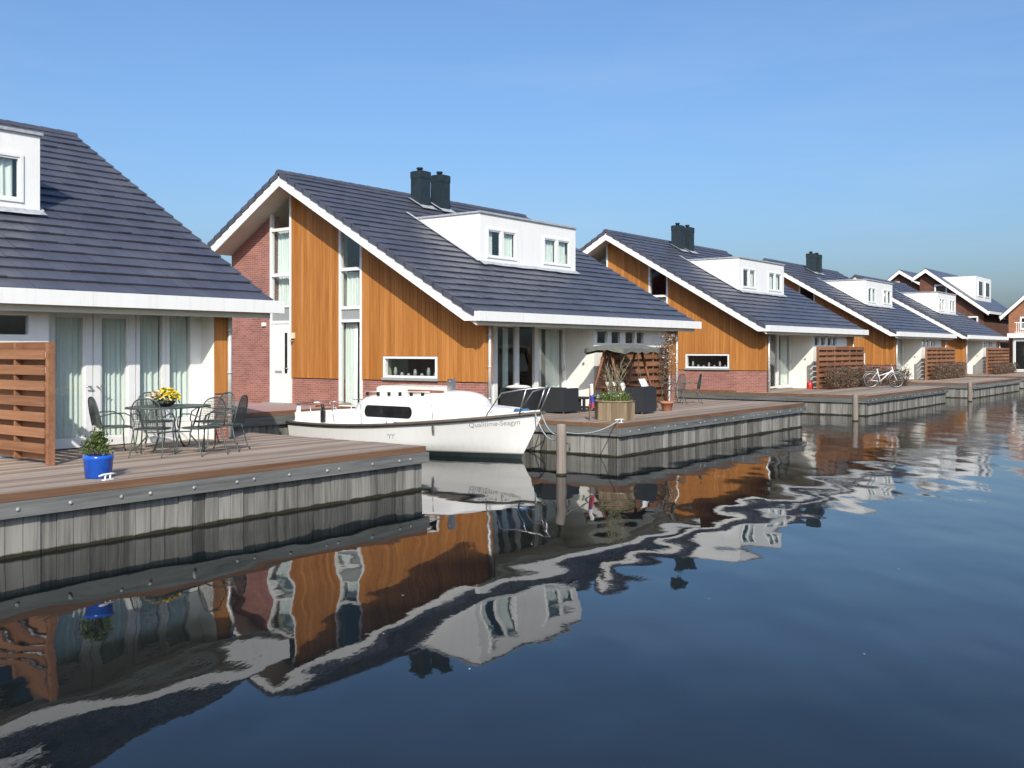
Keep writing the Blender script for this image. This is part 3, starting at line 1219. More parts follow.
def make_deck_base():
    root = empty('timber_deck', (HX[0] + DL, YD, 0))
    pw = .15
    y = YD - .03
    rnd = random.Random(4)
    while y < YR + .15:
        dz = rnd.uniform(-.003, .003)
        MB().box(DL - .02, DR + .03, y, y + pw - .008, ZD - .03 + dz, ZD + dz).build('deck_plank', M['deck_wood'], root, DORG)
        y += pw
    box('edge_plank', M['deck_edge'], root, DORG, DL - .03, DR + .04, YD - .055, YD - .032, ZD - .10, ZD - .006)
    box('edge_plank', M['deck_edge'], root, DORG, DL - .045, DL - .022, YD - .03, YR + .19, ZD - .10, ZD - .008)
    box('waling_beam', M['beam_wood'], root, DORG, DL - .06, DR + .07, YD - .10, YD + .01, ZD - .29, ZD - .105)
    box('waling_beam', M['beam_wood_y'], root, DORG, DL - .07, DL + .01, YD + .012, SLIP_END, ZD - .29, ZD - .105)
    box('waling_beam', M['beam_wood_y'], root, DORG, DR - .01, DR + .07, YD + .012, SLIP_END, ZD - .29, ZD - .105)
    box('capping_beam', M['deck_edge'], root, DORG, DL - .05, DL + .12, YR + .2, SLIP_END, ZD - .10, ZD + .06)
    box('capping_beam', M['deck_edge'], root, DORG, DR - .12, DR + .05, YR + .2, SLIP_END, ZD - .10, ZD + .06)
    # bolt heads on the front beam
    x, k = DL + .35, 0
    bolt = None
    while x < DR - .1:
        if bolt is None:
            vs, fs = [], []
            mb = MB()
            for r_, yy in ((.024, 0), (.024, -.012), (.014, -.018)):
                for q in range(8):
                    w_ = q * math.pi / 4
                    mb.v.append((r_ * math.cos(w_), yy, r_ * math.sin(w_)))
            for lv in range(2):
                for q in range(8):
                    mb.f.append((lv * 8 + q, lv * 8 + (q + 1) % 8, lv * 8 + 8 + (q + 1) % 8, lv * 8 + 8 + q))
                    mb.sm.append(False)
            mb.f.append(tuple(range(16, 24)))
            mb.sm.append(False)
            bolt = mb.build('bolt', M['bolt'], root)
            b = bolt
        else:
            b = bolt.copy()
            COL.objects.link(b)
        b.location = (x - DL, -.10, ZD - .195 + rnd.uniform(-.012, .012))
        x += (.66 if k % 3 else .30) + rnd.uniform(-.06, .12)
        k += 1
    # upright sheet planks
    pls = []
    for v in range(3):
        mb = MB()
        w_ = .205
        mb.box(-w_ / 2, w_ / 2, -.02, .02, -.9, ZD - .10)
        p = mb.build('sheet_plank', M['pile_wood'], root)
        pls.append(p)
    n = int((DR - DL) / .212)
    step = (DR - DL) / n
    for i in range(n):
        p = pls[i] if i < 3 else pls[i % 3].copy()
        if i >= 3:
            COL.objects.link(p)
        p.location = (step * (i + .5), .02 + rnd.uniform(-.012, .012), rnd.uniform(-.01, .01))
        p.rotation_euler = (0, 0, rnd.uniform(-.03, .03))
    n = int((SLIP_END - YD) / .212)
    step = (SLIP_END - YD - .04) / n
    for side, xx in ((0, .02), (1, DR - DL - .02)):
        for i in range(n):
            p = pls[i % 3].copy()
            COL.objects.link(p)
            p.location = (xx + rnd.uniform(-.012, .012), .06 + step * (i + .5), rnd.uniform(-.01, .01))
            p.rotation_euler = (0, 0, math.pi / 2 + rnd.uniform(-.03, .03))
    box('light_block_core', M['dark'], root, DORG, DL + .06, DR - .06, YD + .06, SLIP_END, -.8, ZD - .12)  # unseen dark core, added to stop light passing under the planks
    box('paved_margin', M['pave'], root, DORG, DL + .12, DR - .12, YR + .2, SLIP_END, ZD - .12, ZG - .002)
    return root


d0 = make_deck_base()
decks = [d0] + [copy_tree(d0) for _ in range(4)]
dl = ['nearest timber deck, carrying the iron table, blue pot and slatted screen',
      'timber deck beside the white boat, carrying the canopy swing and wooden planter',
      'third timber deck along the canal, carrying the hedge and white bicycle',
      'fourth timber deck along the canal, just beyond the bicycle',
      'farthest full timber deck, before the fifth orange house']
for k, d in enumerate(decks):
    d.location = (HX[k] + DL, YD, 0)
    tag(d, dl[k], 'deck', 'timber decks along the canal')

# timber quay across the end of each slip
for k in range(4):
    xa, xb = HX[k] + DR + .08, HX[k + 1] + DL - .08
    q = empty('quay_wall', (xa, SLIP_END, 0))
    o = (xa, SLIP_END, 0)
    box('capping_beam', M['deck_edge'], q, o, xa, xb, SLIP_END - .10, SLIP_END + .12, ZG - .09, ZG + .012)
    box('waling_beam', M['beam_wood'], q, o, xa, xb, SLIP_END - .14, SLIP_END - .03, ZG - .32, ZG - .095)
    n = int((xb - xa) / .212)
    for i in range(n):
        x = xa + (xb - xa) * (i + .5) / n
        p = bpy.data.objects.new('sheet_plank', bpy.data.objects['sheet_plank'].data)
        COL.objects.link(p)
        p.parent = q
        p.location = (x - xa, -.02, .03)
    tag(q, ['timber quay wall at the inland end of the slip, behind the white boat',
            'timber quay wall at the inland end of the slip between second and third house',
            'timber quay wall at the inland end of the slip between third and fourth house',
            'timber quay wall at the inland end of the slip between fourth and fifth house'][k], 'quay wall', 'quay walls at the slip ends')

# ------------------------------------------------------------------ mooring posts
def mooring_post(x, y, h, label):
    r = random.Random(int(x * 7))
    root = empty('mooring_post', (x, y, 0), r.uniform(0, 1))
    prof = [(.104, -.9), (.102, 0), (.105, h * .25), (.098, h * .5), (.100, h * .75), (.095, h - .03), (.078, h), (.05, h - .012)]
    MB().lathe(prof, 0, 0, 11).build('shaft', M['post_wood'], root)
    MB().tube([(0, -.10, h * .62), (0, -.17, h * .62), (0, -.17, h * .48)], .016, 6).build('hook', M['rubber'], root)
    tag(root, label, 'post', 'mooring posts at the slip mouths')


mooring_post(16.39, 11.07, 1.0, 'round wooden mooring post in the water off the white boat bow')
mooring_post(34.86, 11.37, .92, 'round wooden mooring post in the water before the bicycle deck')
mooring_post(51.2, 11.3, .9, 'farthest round wooden mooring post, before the fourth deck')


# ------------------------------------------------------------------ slatted privacy screens
def slat_screen(x0, y0, length, along, panels, height, label, mat, name='slatted_screen'):
    """hit and miss fence: boards on both faces of the posts, panel by panel"""
    root = empty(name, (x0, y0, ZD), 0 if along == 'x' else math.pi / 2)
    r = random.Random(int(x0 * 3 + y0))
    pl = length / panels
    top = .06 + (height - .06) / 8 * 7.60
    for i in range(panels + 1):
        x = i * pl
        box('post', mat, root, (0, 0, 0), x - .04, x + .04, -.05, .05, 0, top)
    for i in range(panels):
        x = i * pl + pl * .5
        box('batten', mat, root, (0, 0, 0), x - .025, x + .025, -.0515, .0515, .05, top - .005)
        n = 8
        st = (height - .06) / n
        for k in range(n):
            z = .06 + k * st
            box('slat', mat, root, (0, 0, 0), i * pl + .045, (i + 1) * pl - .045, -.075 + r.uniform(0, .004), -.052, z, z + st * .62)
            if k < n - 1:
                box('slat', mat, root, (0, 0, 0), i * pl + .045, (i + 1) * pl - .045, .052, .074, z + st * .50, z + st * 1.12)
    tag(root, label, 'fence', 'slatted privacy screens on the decks')
    return root


slat_screen(7.70, 14.12, 1.85, 'y', 1, 1.88, 'slatted wooden privacy screen left of the iron table, nearest of all', M['fence_wood_x'])
slat_screen(HX[1] + 6.05, 15.48, 3.80, 'x', 2, 1.84, 'slatted wooden privacy screen behind the canopy swing', M['fence_wood_x'])
slat_screen(HX[2] + 5.05, 15.25, 5.9, 'x', 3, 1.90, 'slatted wooden privacy screen behind the white bicycle and hedge', M['fence_wood_x'])
slat_screen(HX[3] + 4.9, 15.25, 6.2, 'x', 3, 1.90, 'slatted wooden privacy screen on the fourth deck, behind a low hedge', M['fence_wood_x'])
slat_screen(HX[4] + 4.6, 15.25, 7.0, 'x', 3, 1.90, 'slatted wooden privacy screen on the farthest deck, at the right edge', M['fence_wood_x'])


# ------------------------------------------------------------------ iron garden set on the near deck
def make_chair():
    root = empty('garden_chair', (0, 0, ZD))
    o = (0, 0, 0)
    sw, sd, sh = .25, .24, .43

    def arc(n, fn):
        return [fn(i / n) for i in range(n + 1)]
    # seat: ring and mesh
    ring = [(sd * math.copysign(abs(math.cos(w)) ** .6, math.cos(w)), sw * math.copysign(abs(math.sin(w)) ** .6, math.sin(w)), sh) for w in [i * math.pi / 10 for i in range(20)]]
    mb = MB().tube(ring, .012, 5, closed=True)
    for i in range(-9, 10):
        mb.box(-sd + .02, sd - .02, i * .025 - .004, i * .025 + .004, sh - .004, sh + .002)
        mb.box(i * .024 - .004, i * .024 + .004, -sw + .02, sw - .02, sh - .007, sh - .003)
    mb.build('seat', M['iron'], root)
    # back: hoop with mesh, leaning back (back is at -x)
    hoop = []
    for i in range(15):
        t = i / 14
        w = math.pi * t
        yy = -sw * math.copysign(abs(math.cos(w)) ** .7, math.cos(w))
        zz = sh + .02 + .47 * math.sin(w) ** .6
        hoop.append((-sd - .02 - .20 * (zz - sh), yy, zz))
    mb = MB().tube(hoop, .012, 5)
    for i in range(-8, 9):
        y = i * .028
        top = sh + .02 + .47 * (1 - (abs(y) / sw) ** 2.6) ** .45
        mb.tube([(-sd - .02, y, sh + .02), (-sd - .02 - .20 * (top - sh), y, top)], .0036, 4, cap=False)
    for k in range(1, 17):
        z = sh + k * .027
        hw = sw * (1 - min(1, ((z - sh - .02) / .47)) ** 2.2) ** .5 if z < sh + .48 else .05
        mb.tube([(-sd - .02 - .20 * (z - sh), -hw, z), (-sd - .02 - .20 * (z - sh), hw, z)], .0032, 4, cap=False)
    mb.build('backrest', M['iron'], root)
    for s in (-1, 1):
        pts = [(-sd - .06, s * sw, sh + .19), (-.10, s * (sw + .03), sh + .235), (.08, s * (sw + .03), sh + .23), (.20, s * (sw + .025), sh + .17), (.24, s * (sw + .01), sh + .06), (.235, s * sw, sh)]
        MB().tube(pts, .011, 5).build('armrest', M['iron'], root)
        MB().tube([(.22, s * (sw - .01), sh), (.235, s * (sw + .005), .25), (.25, s * (sw + .02), .05), (.285, s * (sw + .03), .006)], .011, 5).build('leg', M['iron'], root)
        MB().tube([(-sd + .01, s * (sw - .03), sh), (-sd - .03, s * (sw - .01), .25), (-sd - .09, s * sw, .05), (-sd - .13, s * sw, .006)], .011, 5).build('leg', M['iron'], root)
    return root


ch0 = make_chair()
TX, TY = 10.10, 14.75
spots = [(9.25, 15.00, 'dark iron armchair at the left end of the oval table, back to the screen'),
         (9.40, 14.15, 'dark iron armchair at the near left side of the oval table, by the blue pot'),
         (9.98, 13.72, 'dark iron armchair at the near side of the oval table, back to the canal'),
         (10.60, 13.95, 'dark iron armchair at the near right of the oval table, closest to the deck end'),
         (10.98, 14.80, 'dark iron armchair at the right end of the oval table'),
         (10.45, 15.62, 'dark iron armchair behind the flower bowl, backed against the glazed doors')]
for i, (x, y, lb) in enumerate(spots):
    c = ch0 if i == 0 else copy_tree(ch0)
    c.location = (x, y, ZD + .001)
    c.rotation_euler = (0, 0, math.atan2(TY - y, (TX - x) * .8) + [.1, -.15, .12, .1, -.1, .05][i])
    tag(c, lb, 'chair', 'iron chairs round the oval table')

tb = empty('garden_table', (TX, TY, ZD))
mb = MB()
n = 28
ring = [(.74 * math.cos(i * 2 * math.pi / n), .50 * math.sin(i * 2 * math.pi / n), .725) for i in range(n)]
mb.tube(ring, .016, 6, closed=True)
mb.prism_z([(x * .985, y * .985) for x, y, z in ring], .722, .734)
mb.build('table_top', M['iron'], tb)
for a in (-1, 1):
    for b in (-1, 1):
        MB().tube([(a * .42, b * .26, .72), (a * .36, b * .20, .45), (a * .30, b * .16, .25), (a * .42, b * .24, .08), (a * .52, b * .30, .006)], .016, 6).build('leg', M['iron'], tb)
MB().tube([(-.32, -.17, .30), (.32, .17, .30)], .011, 5).tube([(-.32, .17, .302), (.32, -.17, .302)], .011, 5).build('cross_brace', M['iron'], tb)
tag(tb, 'oval dark iron garden table holding the yellow flower bowl', 'table')

fb = empty('flower_bowl', (TX - .08, TY + .02, ZD + .736))
MB().lathe([(.10, 0), (.16, .03), (.20, .09), (.19, .09), (.12, .05)], 0, 0, 16).build('bowl', M['black'], fb)
r = random.Random(3)


def dome(rnd):
    w, q = rnd.uniform(0, 6.283), rnd.uniform(0, 1) ** .5
    return (.25 * q * math.cos(w), .21 * q * math.sin(w), .08 + .17 * (1 - q * q) + rnd.uniform(-.01, .02))


tag(MB().leaves(dome, 120, .06, r, .6).build('leaves', M['shrub'], fb, recalc=False), kind='stuff')


def blossoms(fn, n, s, rnd):
    mb = MB()
    for _ in range(n):
        c = Vector(fn(rnd))
        nrm = Vector((rnd.gauss(0, .5), rnd.gauss(0, .5), 1)).normalized()
        a = nrm.orthogonal().normalized()
        b = nrm.cross(a)
        k = s * rnd.uniform(.7, 1.2)
        vs = [c + nrm * k * .3]
        for q in range(10):
            w = q * math.pi / 5
            rr = k * (1 if q % 2 == 0 else .72)
            vs.append(c + (a * math.cos(w) + b * math.sin(w)) * rr)
        mb.add(vs, [(0, 1 + q, 1 + (q + 1) % 10) for q in range(10)])
    return mb


tag(blossoms(lambda q: Vector(dome(q)) + Vector((.05, 0, .04)), 170, .040, r).build('yellow_flowers', M['yellow'], fb, recalc=False), kind='stuff')
tag(blossoms(lambda q: Vector(dome(q)) * .8 + Vector((-.14, 0, .05)), 70, .036, r).build('white_flowers', M['whitepetal'], fb, recalc=False), kind='stuff')
tag(fb, 'dark bowl of yellow and cream flowers on the iron table', 'flower bowl')


# ------------------------------------------------------------------ potted shrub and cleat on the deck edge
def pot_shape(name, mat, parent, r0, r1, h):
    return MB().lathe([(r0 * .92, 0), (r0, .01), (r1 * .97, h * .8), (r1, h * .82), (r1 * 1.02, h), (r1 * .9, h), (r1 * .86, h * .85)], 0, 0, 22).build(name, mat, parent)


bp = empty('potted_shrub', (7.36, 12.30, ZD))
pot_shape('pot', M['blue_glaze'], bp, .165, .19, .30)
MB().lathe([(.16, .255), (.165, .262)], 0, 0, 14).build('soil', M['soil'], bp)
r = random.Random(6)
mb = MB()
tips = []
for i in range(26):
    w, q = r.uniform(0, 6.28), r.uniform(.05, 1)
    tip = Vector((.19 * q * math.cos(w), .19 * q * math.sin(w), .32 + .24 * (1 - .55 * q * q) * r.uniform(.75, 1.1)))
    mb.tube([(tip.x * .2, tip.y * .2, .25), (tip.x * .6, tip.y * .6, .25 + (tip.z - .25) * .55), tip], .004, 4)
    tips.append(tip)
mb.build('stems', M['dry'], bp)


def near_tip(rnd):
    t = rnd.choice(tips)
    return t * rnd.uniform(.72, 1.0) + Vector((rnd.gauss(0, .03), rnd.gauss(0, .03), rnd.gauss(.02, .03)))


tag(MB().leaves(near_tip, 900, .042, r, .6, .8).build('leaves', M['shrub'], bp, recalc=False), kind='stuff')
tag(bp, 'blue glazed pot with a bushy green shrub at the deck edge', 'potted plant')


def cleat(x, y, rz, label, mat):
    c = empty('mooring_cleat', (x, y, ZD), rz)
    box('base', mat, c, (0, 0, 0), -.08, .08, -.025, .025, 0, .012)
    for s in (-.045, .045):
        MB().tube([(s, 0, .01), (s * .9, 0, .065)], .013, 6).build('stem', mat, c)
    MB().tube([(-.15, 0, .066), (-.07, 0, .075), (.07, 0, .075), (.15, 0, .066)], [.009, .015, .015, .009], 6).build('horn', mat, c)
    tag(c, label, 'cleat', 'mooring cleats on the deck edges')


cleat(7.30, 11.98, .25, 'small white mooring cleat before the blue pot', M['white'])
cleat(HX[1] + DL + .25, 11.95, -.3, 'small pale mooring cleat by the wooden planter, rope end tied to it', M['white'])

# ------------------------------------------------------------------ the boat
BX, BY0, BL = 18.30, 20.28, 7.45
bt = empty('moored_boat', (BX, 16.5, 0))
BO = (BX, 16.5, 0)


def hb(s):
    if s > .42:
        return 1.2 * max(0, 1 - ((s - .42) / .58) ** 2.3)
    return 1.2 - .30 * ((.42 - s) / .42) ** 2


def sheer(s):
    return .60 + .03 * s + .44 * max(0, s - .15) ** 1.9 / .85 ** 1.9


def hull_pt(s, z, side):
    """point on the hull skin at station s and height z"""
    zs_ = sheer(s)
    t = (zs_ - z) / (zs_ + .40)
    rake = .62 * (max(0, (1.07 - z)) / 1.07)
    y = BY0 - s * (BL - rake) + (0.10 * (zs_ - z)) * (1 - s) * -1
    fl = (1 - .10 * t - .20 * t * s - .42 * max(0, t - .45) ** 1.3 * 2)
    thin = (1 - .55 * max(0, s - .6) / .4 * t)
    return Vector((BX + side * hb(s) * fl * thin, y, z))


def hull_part(z_of, levels, name, mat, parent, off=0):
    NS = 30
    mb = MB()
    for side in (-1, 1):
        vs, fs = [], []
        for i in range(NS + 1):
            s = i / NS
            for l in range(levels + 1):
                p = hull_pt(s, z_of(s, l / levels), side)
                p.x += side * off
                vs.append(p)
        L = levels + 1
        for i in range(NS):
            for l in range(levels):
                fs.append((i * L + l, (i + 1) * L + l, (i + 1) * L + l + 1, i * L + l + 1))
        mb.add(vs, fs, True)
    # transom
    vs = [hull_pt(0, z_of(0, l / levels), -1) for l in range(levels + 1)] + [hull_pt(0, z_of(0, l / levels), 1) for l in range(levels + 1)]
    L = levels + 1
    mb.add(vs, [(l, l + 1, L + l + 1, L + l) for l in range(levels)])
    return mb.build(name, mat, parent, BO)


hull = hull_part(lambda s, t: sheer(s) + (.13 - sheer(s)) * t, 7, 'hull', M['gel'], bt)
hull_part(lambda s, t: .13 + (.105 - .13) * t, 1, 'waterline_stripe', M['greypanel'], hull, .002)
hull_part(lambda s, t: .105 + (-.35 - .105) * t, 4, 'antifouling', M['antifoul'], hull)
# deck
mb = MB()
NS = 30
vs, fs = [], []
for i in range(NS + 1):
    s = i / NS
    for q in (-1, -.5, 0, .5, 1):
        p = hull_pt(s, sheer(s), 1)
        vs.append((BX + q * (p.x - BX), p.y, p.z - .005 + .05 * (1 - q * q) * hb(s)))
for i in range(NS):
    for q in range(4):
        fs.append((i * 5 + q, i * 5 + q + 1, (i + 1) * 5 + q + 1, (i + 1) * 5 + q))
mb.add(vs, fs, True)
mb.build('boat_deck', M['gel'], bt, BO)
# rubbing strake
for side in (-1, 1):
    pts = [hull_pt(i / 40, sheer(i / 40) - .01, side) + Vector((side * .022, -.012 if i == 40 else 0, 0)) for i in range(41)]
    MB().tube(pts, .04, 6).build('rubbing_strake', M['rubber'], bt, BO)
# toe rail above it
for side in (-1, 1):
    pts = [hull_pt(i / 40, sheer(i / 40) + .045, side) + Vector((-side * .03, 0, 0)) for i in range(22, 40)]
    MB().tube(pts, .022, 6).build('toe_rail', M['gel2'], bt, BO)

# cabin
ST = [(18.06, .74, .86), (17.95, .78, 1.20), (17.70, .79, 1.34), (17.3, .80, 1.38), (16.4, .80, 1.42), (15.6, .78, 1.46), (15.25, .75, 1.47), (15.0, .72, 1.42), (14.82, .68, 1.31), (14.72, .64, 1.19), (14.2, .57, 1.16), (13.75, .47, 1.14), (13.52, .40, 1.03)]


def s_of(y):
    return (BY0 - y) / BL


def cab_ring(y, w, zt_):
    zb_ = sheer(s_of(y)) - .02
    h = zt_ - zb_
    half = [(1.0, 0), (.985, .35), (.955, .68), (.90, .84), (.78, .94), (.5, .99), (0, 1.03)]
    pts = [(-a * w, zb_ + b * h) for a, b in half] + [(a * w, zb_ + b * h) for a, b in half[::-1][1:]]
    return [(BX + a, y, z) for a, z in pts]


mb = MB()
rings = [cab_ring(*q) for q in ST]
vs = [p for rg in rings for p in rg]
R = len(rings[0])
fs = []
for i in range(len(rings) - 1):
    for q in range(R - 1):
        fs.append((i * R + q, i * R + q + 1, (i + 1) * R + q + 1, (i + 1) * R + q))
fs.append(tuple(range(R)))
fs.append(tuple((len(rings) - 1) * R + q for q in range(R))[::-1])
mb.add(vs, fs, True)
cabin = mb.build('cabin', M['gel'], bt, BO)


def cab_side(y, z):
    for a, b in zip(ST, ST[1:]):
        if b[0] <= y <= a[0]:
            t = (a[0] - y) / (a[0] - b[0])
            w = a[1] + (b[1] - a[1]) * t
            zt_ = a[2] + (b[2] - a[2]) * t
            zb_ = sheer(s_of(y)) - .02
            k = (z - zb_) / (zt_ - zb_)
            half = [(1.0, 0), (.985, .35), (.955, .68), (.90, .84), (.78, .94), (.5, .99), (0, 1.03)]
            for (a1, b1), (a2, b2) in zip(half, half[1:]):
                if b1 <= k <= b2:
                    return w * (a1 + (a2 - a1) * (k - b1) / (b2 - b1))
    return .7


for side in (-1, 1):
    y0, y1, z0, z1 = 16.05, 17.60, .83, 1.11
    out = []
    rr = (z1 - z0) / 2
    for i in range(13):
        w = math.pi / 2 + math.pi * i / 12
        out.append((y0 + rr * .8 + rr * .8 * math.cos(w), (z0 + z1) / 2 + rr * math.sin(w)))
    for i in range(13):
        w = -math.pi / 2 + math.pi * i / 12
        out.append((y1 - rr * .8 + rr * .8 * math.cos(w), (z0 + z1) / 2 + rr * math.sin(w)))
    vs = [(BX + side * (cab_side(y, z) + .012), y, z) for y, z in out]
    c = Vector((BX + side * (cab_side((y0 + y1) / 2, (z0 + z1) / 2) + .014), (y0 + y1) / 2, (z0 + z1) / 2))
    vs.append(c)
    vi = [(BX + side * (cab_side(y, z) - .01), y, z) for y, z in out]
    mb = MB().add(vs + vi, [(i, (i + 1) % 26, 26) for i in range(26)] + [(i, 27 + i, 27 + (i + 1) % 26, (i + 1) % 26) for i in range(26)])
    mb.build('cabin_window', M['tinted'], bt, BO)
    # grab rail on the cabin roof
    gr = MB()
    pts = [(BX + side * .66, y, 1.425 + .02 * (17.6 - y)) for y in (17.7, 17.2, 16.6, 16.0, 15.6)]
    gr.tube(pts, .014, 5)
    g_ = gr.build('grab_rail', M['gel2'], bt, BO)
    for q in range(6):
        y = 17.62 - q * .36
        box('rail_foot', M['black'], g_, BO, BX + side * .66 - .02, BX + side * .66 + .02, y - .035, y + .035, 1.335 + .02 * (17.6 - y), 1.415 + .02 * (17.6 - y))

ha = MB()
ha.prism_x([(17.55, 1.36), (15.75, 1.42), (15.75, 1.555), (15.9, 1.575), (17.4, 1.575), (17.55, 1.53)], BX - .42, BX + .42)
hat = ha.build('sliding_hatch', M['gel2'], bt, BO)
for s in (-1, 1):
    box('hatch_runner', M['teak'], hat, BO, BX + s * .47 - .03, BX + s * .47 + .03, 15.35, 16.45, 1.44, 1.50)
mb = MB()
mb.box(BX - .06, BX + .06, 15.42, 15.58, 1.40, 1.76)
mb.box(BX - .10, BX + .10, 15.38, 15.62, 1.40, 1.47)
mb.tube([(BX - .09, 15.5, 1.70), (BX + .09, 15.5, 1.70)], .014, 6)
mb.build('mast_foot', M['steel'], bt, BO)
# cockpit: coamings, transom seat, winch post, tiller
mb = MB()
zc = .58
for s in (-1, 1):
    mb.prism_x([(18.0, zc), (20.1, zc), (20.15, .84), (18.0, .98)], BX + s * .72 - .05, BX + s * .72 + .05)
mb.box(BX - .68, BX + .68, 20.05, 20.15, zc, .84)
cp = mb.build('cockpit_coaming', M['gel'], bt, BO)
box('cockpit_floor', M['gel2'], cp, BO, BX - .66, BX + .66, 18.05, 20.04, .60, .68)
mb = MB()
mb.tube([(BX - .72, 19.12, .92), (BX - .74, 19.15, 1.08)], [.05, .04], 8)
mb.box(BX - .84, BX - .78, 18.98, 19.10, .62, .92)
mb.build('fender_board', M['black'], bt, BO)
mb = MB()
mb.tube([(BX - .80, 18.65, .66), (BX - .80, 18.72, 1.0)], .014, 5)
mb.build('stanchion', M['steel'], bt, BO)
MB().tube([(BX, 20.2, .95), (BX, 19.6, 1.02), (BX, 18.9, 1.06)], .022, 6).build('tiller', M['teak'], bt, BO)
# stern rail
for s in (-1, 1):
    pts = [(BX + s * .70, 19.55, .64), (BX + s * .72, 19.62, 1.02), (BX + s * .72, 20.12, 1.05), (BX + s * .62, 20.24, 1.05), (BX, 20.28, 1.05)]
    MB().tube(pts, .014, 6).build('stern_rail', M['steel'], bt, BO)
    MB().tube([(BX + s * .66, 20.2, .60), (BX + s * .64, 20.22, 1.04)], .014, 6).build('stanchion', M['steel'], bt, BO)
    MB().tube([(BX + s * .72, 18.85, 1.06), (BX + s * .72, 18.90, 1.14), (BX + s * .72, 19.55, 1.13)], .012, 6).tube([(BX + s * .74, 18.62, .98), (BX + s * .72, 18.85, 1.06)], .012, 6).build('sheet_rail', M['steel'], bt, BO)
MB().prism_x([(20.05, .60), (20.22, .62), (20.13, 1.04), (20.03, 1.04)], BX - .70, BX - .66).build('rudder_cheek', M['gel'], bt, BO)
# shroud plates, stanchions on the side deck
for s in (-1, 1):
    for y, h, rr in ((17.35, .50, .010), (15.25, .42, .009)):
        p = hull_pt(s_of(y), sheer(s_of(y)), s)
        MB().tube([(p.x - s * .06, y, p.z), (p.x - s * .08, y + .04, p.z + h)], rr, 5).build('stanchion', M['steel'], bt, BO)
    for y in (16.55, 16.2, 15.5, 14.9):
        p = hull_pt(s_of(y), sheer(s_of(y)), s)
        MB().lathe([(.022, p.z), (.016, p.z + .07), (.024, p.z + .085)], p.x - s * .07, y, 6).build('fairlead', M['steel'], bt, BO)
    p = hull_pt(s_of(15.2), sheer(s_of(15.2)) - .06, s)
    box('chain_plate', M['steel'], bt, BO, p.x - .012 + s * .016, p.x + .012 + s * .016, 15.17, 15.23, p.z - .14, p.z + .02)
# bow pulpit
for s in (-1, 1):
    MB().tube([(BX + s * .62, 13.95, 1.00), (BX + s * .60, 13.55, 1.49), (BX + s * .42, 13.15, 1.57), (BX + s * .14, 12.74, 1.62), (BX, 12.66, 1.63)], .016, 6).build('pulpit_rail', M['steel'], bt, BO)
    MB().tube([(BX + s * .34, 13.25, 1.04), (BX + s * .36, 13.05, 1.58)], .014, 6).build('pulpit_post', M['steel'], bt, BO)
MB().tube([(BX, 12.92, 1.07), (BX, 12.66, 1.62)], .014, 6).build('pulpit_post', M['steel'], bt, BO)
# blue rope coil on the fore deck
mb = MB()
for k in range(4):
    mb.tube([(BX - .10 + (.17 - .012 * k) * math.cos(w_), 13.35 + (.17 - .012 * k) * math.sin(w_) * 1.25, 1.03 + .028 * k + .006 * math.sin(3 * w_ + k)) for w_ in [i * math.pi / 9 for i in range(18)]], .016, 5, closed=True)
tag(mb.build('rope_coil', M['bluerope']), 'coil of blue rope lying on the boat foredeck', 'rope')
tag(bt, 'white cabin sailing boat with mast down, moored in the slip', 'boat')


# lettering on the bow, laid on the hull skin
def hull_text(txt, y_start, z0, size, name):
    cu = bpy.data.curves.new('lettering', 'FONT')
    cu.body = txt
    cu.size = size
    cu.shear = .25
    ob = bpy.data.objects.new('lettering', cu)
    COL.objects.link(ob)
    bpy.context.view_layer.update()
    me = bpy.data.meshes.new_from_object(ob.evaluated_get(bpy.context.evaluated_depsgraph_get()))
    bpy.data.objects.remove(ob)
    bm = bmesh.new()
    bm.from_mesh(me)
    bmesh.ops.subdivide_edges(bm, edges=[e for e in bm.edges if e.calc_length() > .06], cuts=1)
    for v in bm.verts:
        y = y_start - v.co.x
        z = z0 + v.co.y + .085 * max(0, v.co.x) ** 1.1
        s = min(.995, (BY0 - y) / BL)
        for _ in range(4):
            p = hull_pt(s, z, -1)
            s = min(.995, max(0, s + (p.y - y) / BL))
        p = hull_pt(s, z, -1)
        v.co = (p.x - .006 - BO[0], p.y - BO[1], p.z)
    bm.to_mesh(me)
    bm.free()
    me.materials.clear()
    me.materials.append(M['lettering'])
    o = bpy.data.objects.new(name, me)
    COL.objects.link(o)
    o.parent = hull
    return o


hull_text('Qualitime-Seagyn', 14.42, .70, .155, 'boat_name')
hull_text("'YY", 16.55, .36, .17, 'class_mark')


# ------------------------------------------------------------------ mooring ropes
def rope(a, b, sag, label, mid=None):
    a, b = Vector(a), Vector(b)
    pts = []
    for i in range(15):
        t = i / 14
        p = a.lerp(b, t)
        p.z -= sag * 4 * t * (1 - t)
        pts.append(p)
    tag(MB().tube(pts, .014, 6).build('mooring_rope', M['rope']), label, 'rope', 'mooring ropes off the bow')


rope((BX, 12.90, 1.05), (16.42, 11.19, .78), .12, 'pale mooring rope from the boat bow to the water post')
rope((BX - .1, 13.0, 1.06), (16.46, 11.20, .70), .22, 'slack lower mooring rope hanging from the boat bow to the water post')
rope((16.50, 11.08, .83), (HX[1] + DL + .22, 11.93, .84), .14, 'pale rope from the water post to the cleat by the planter')


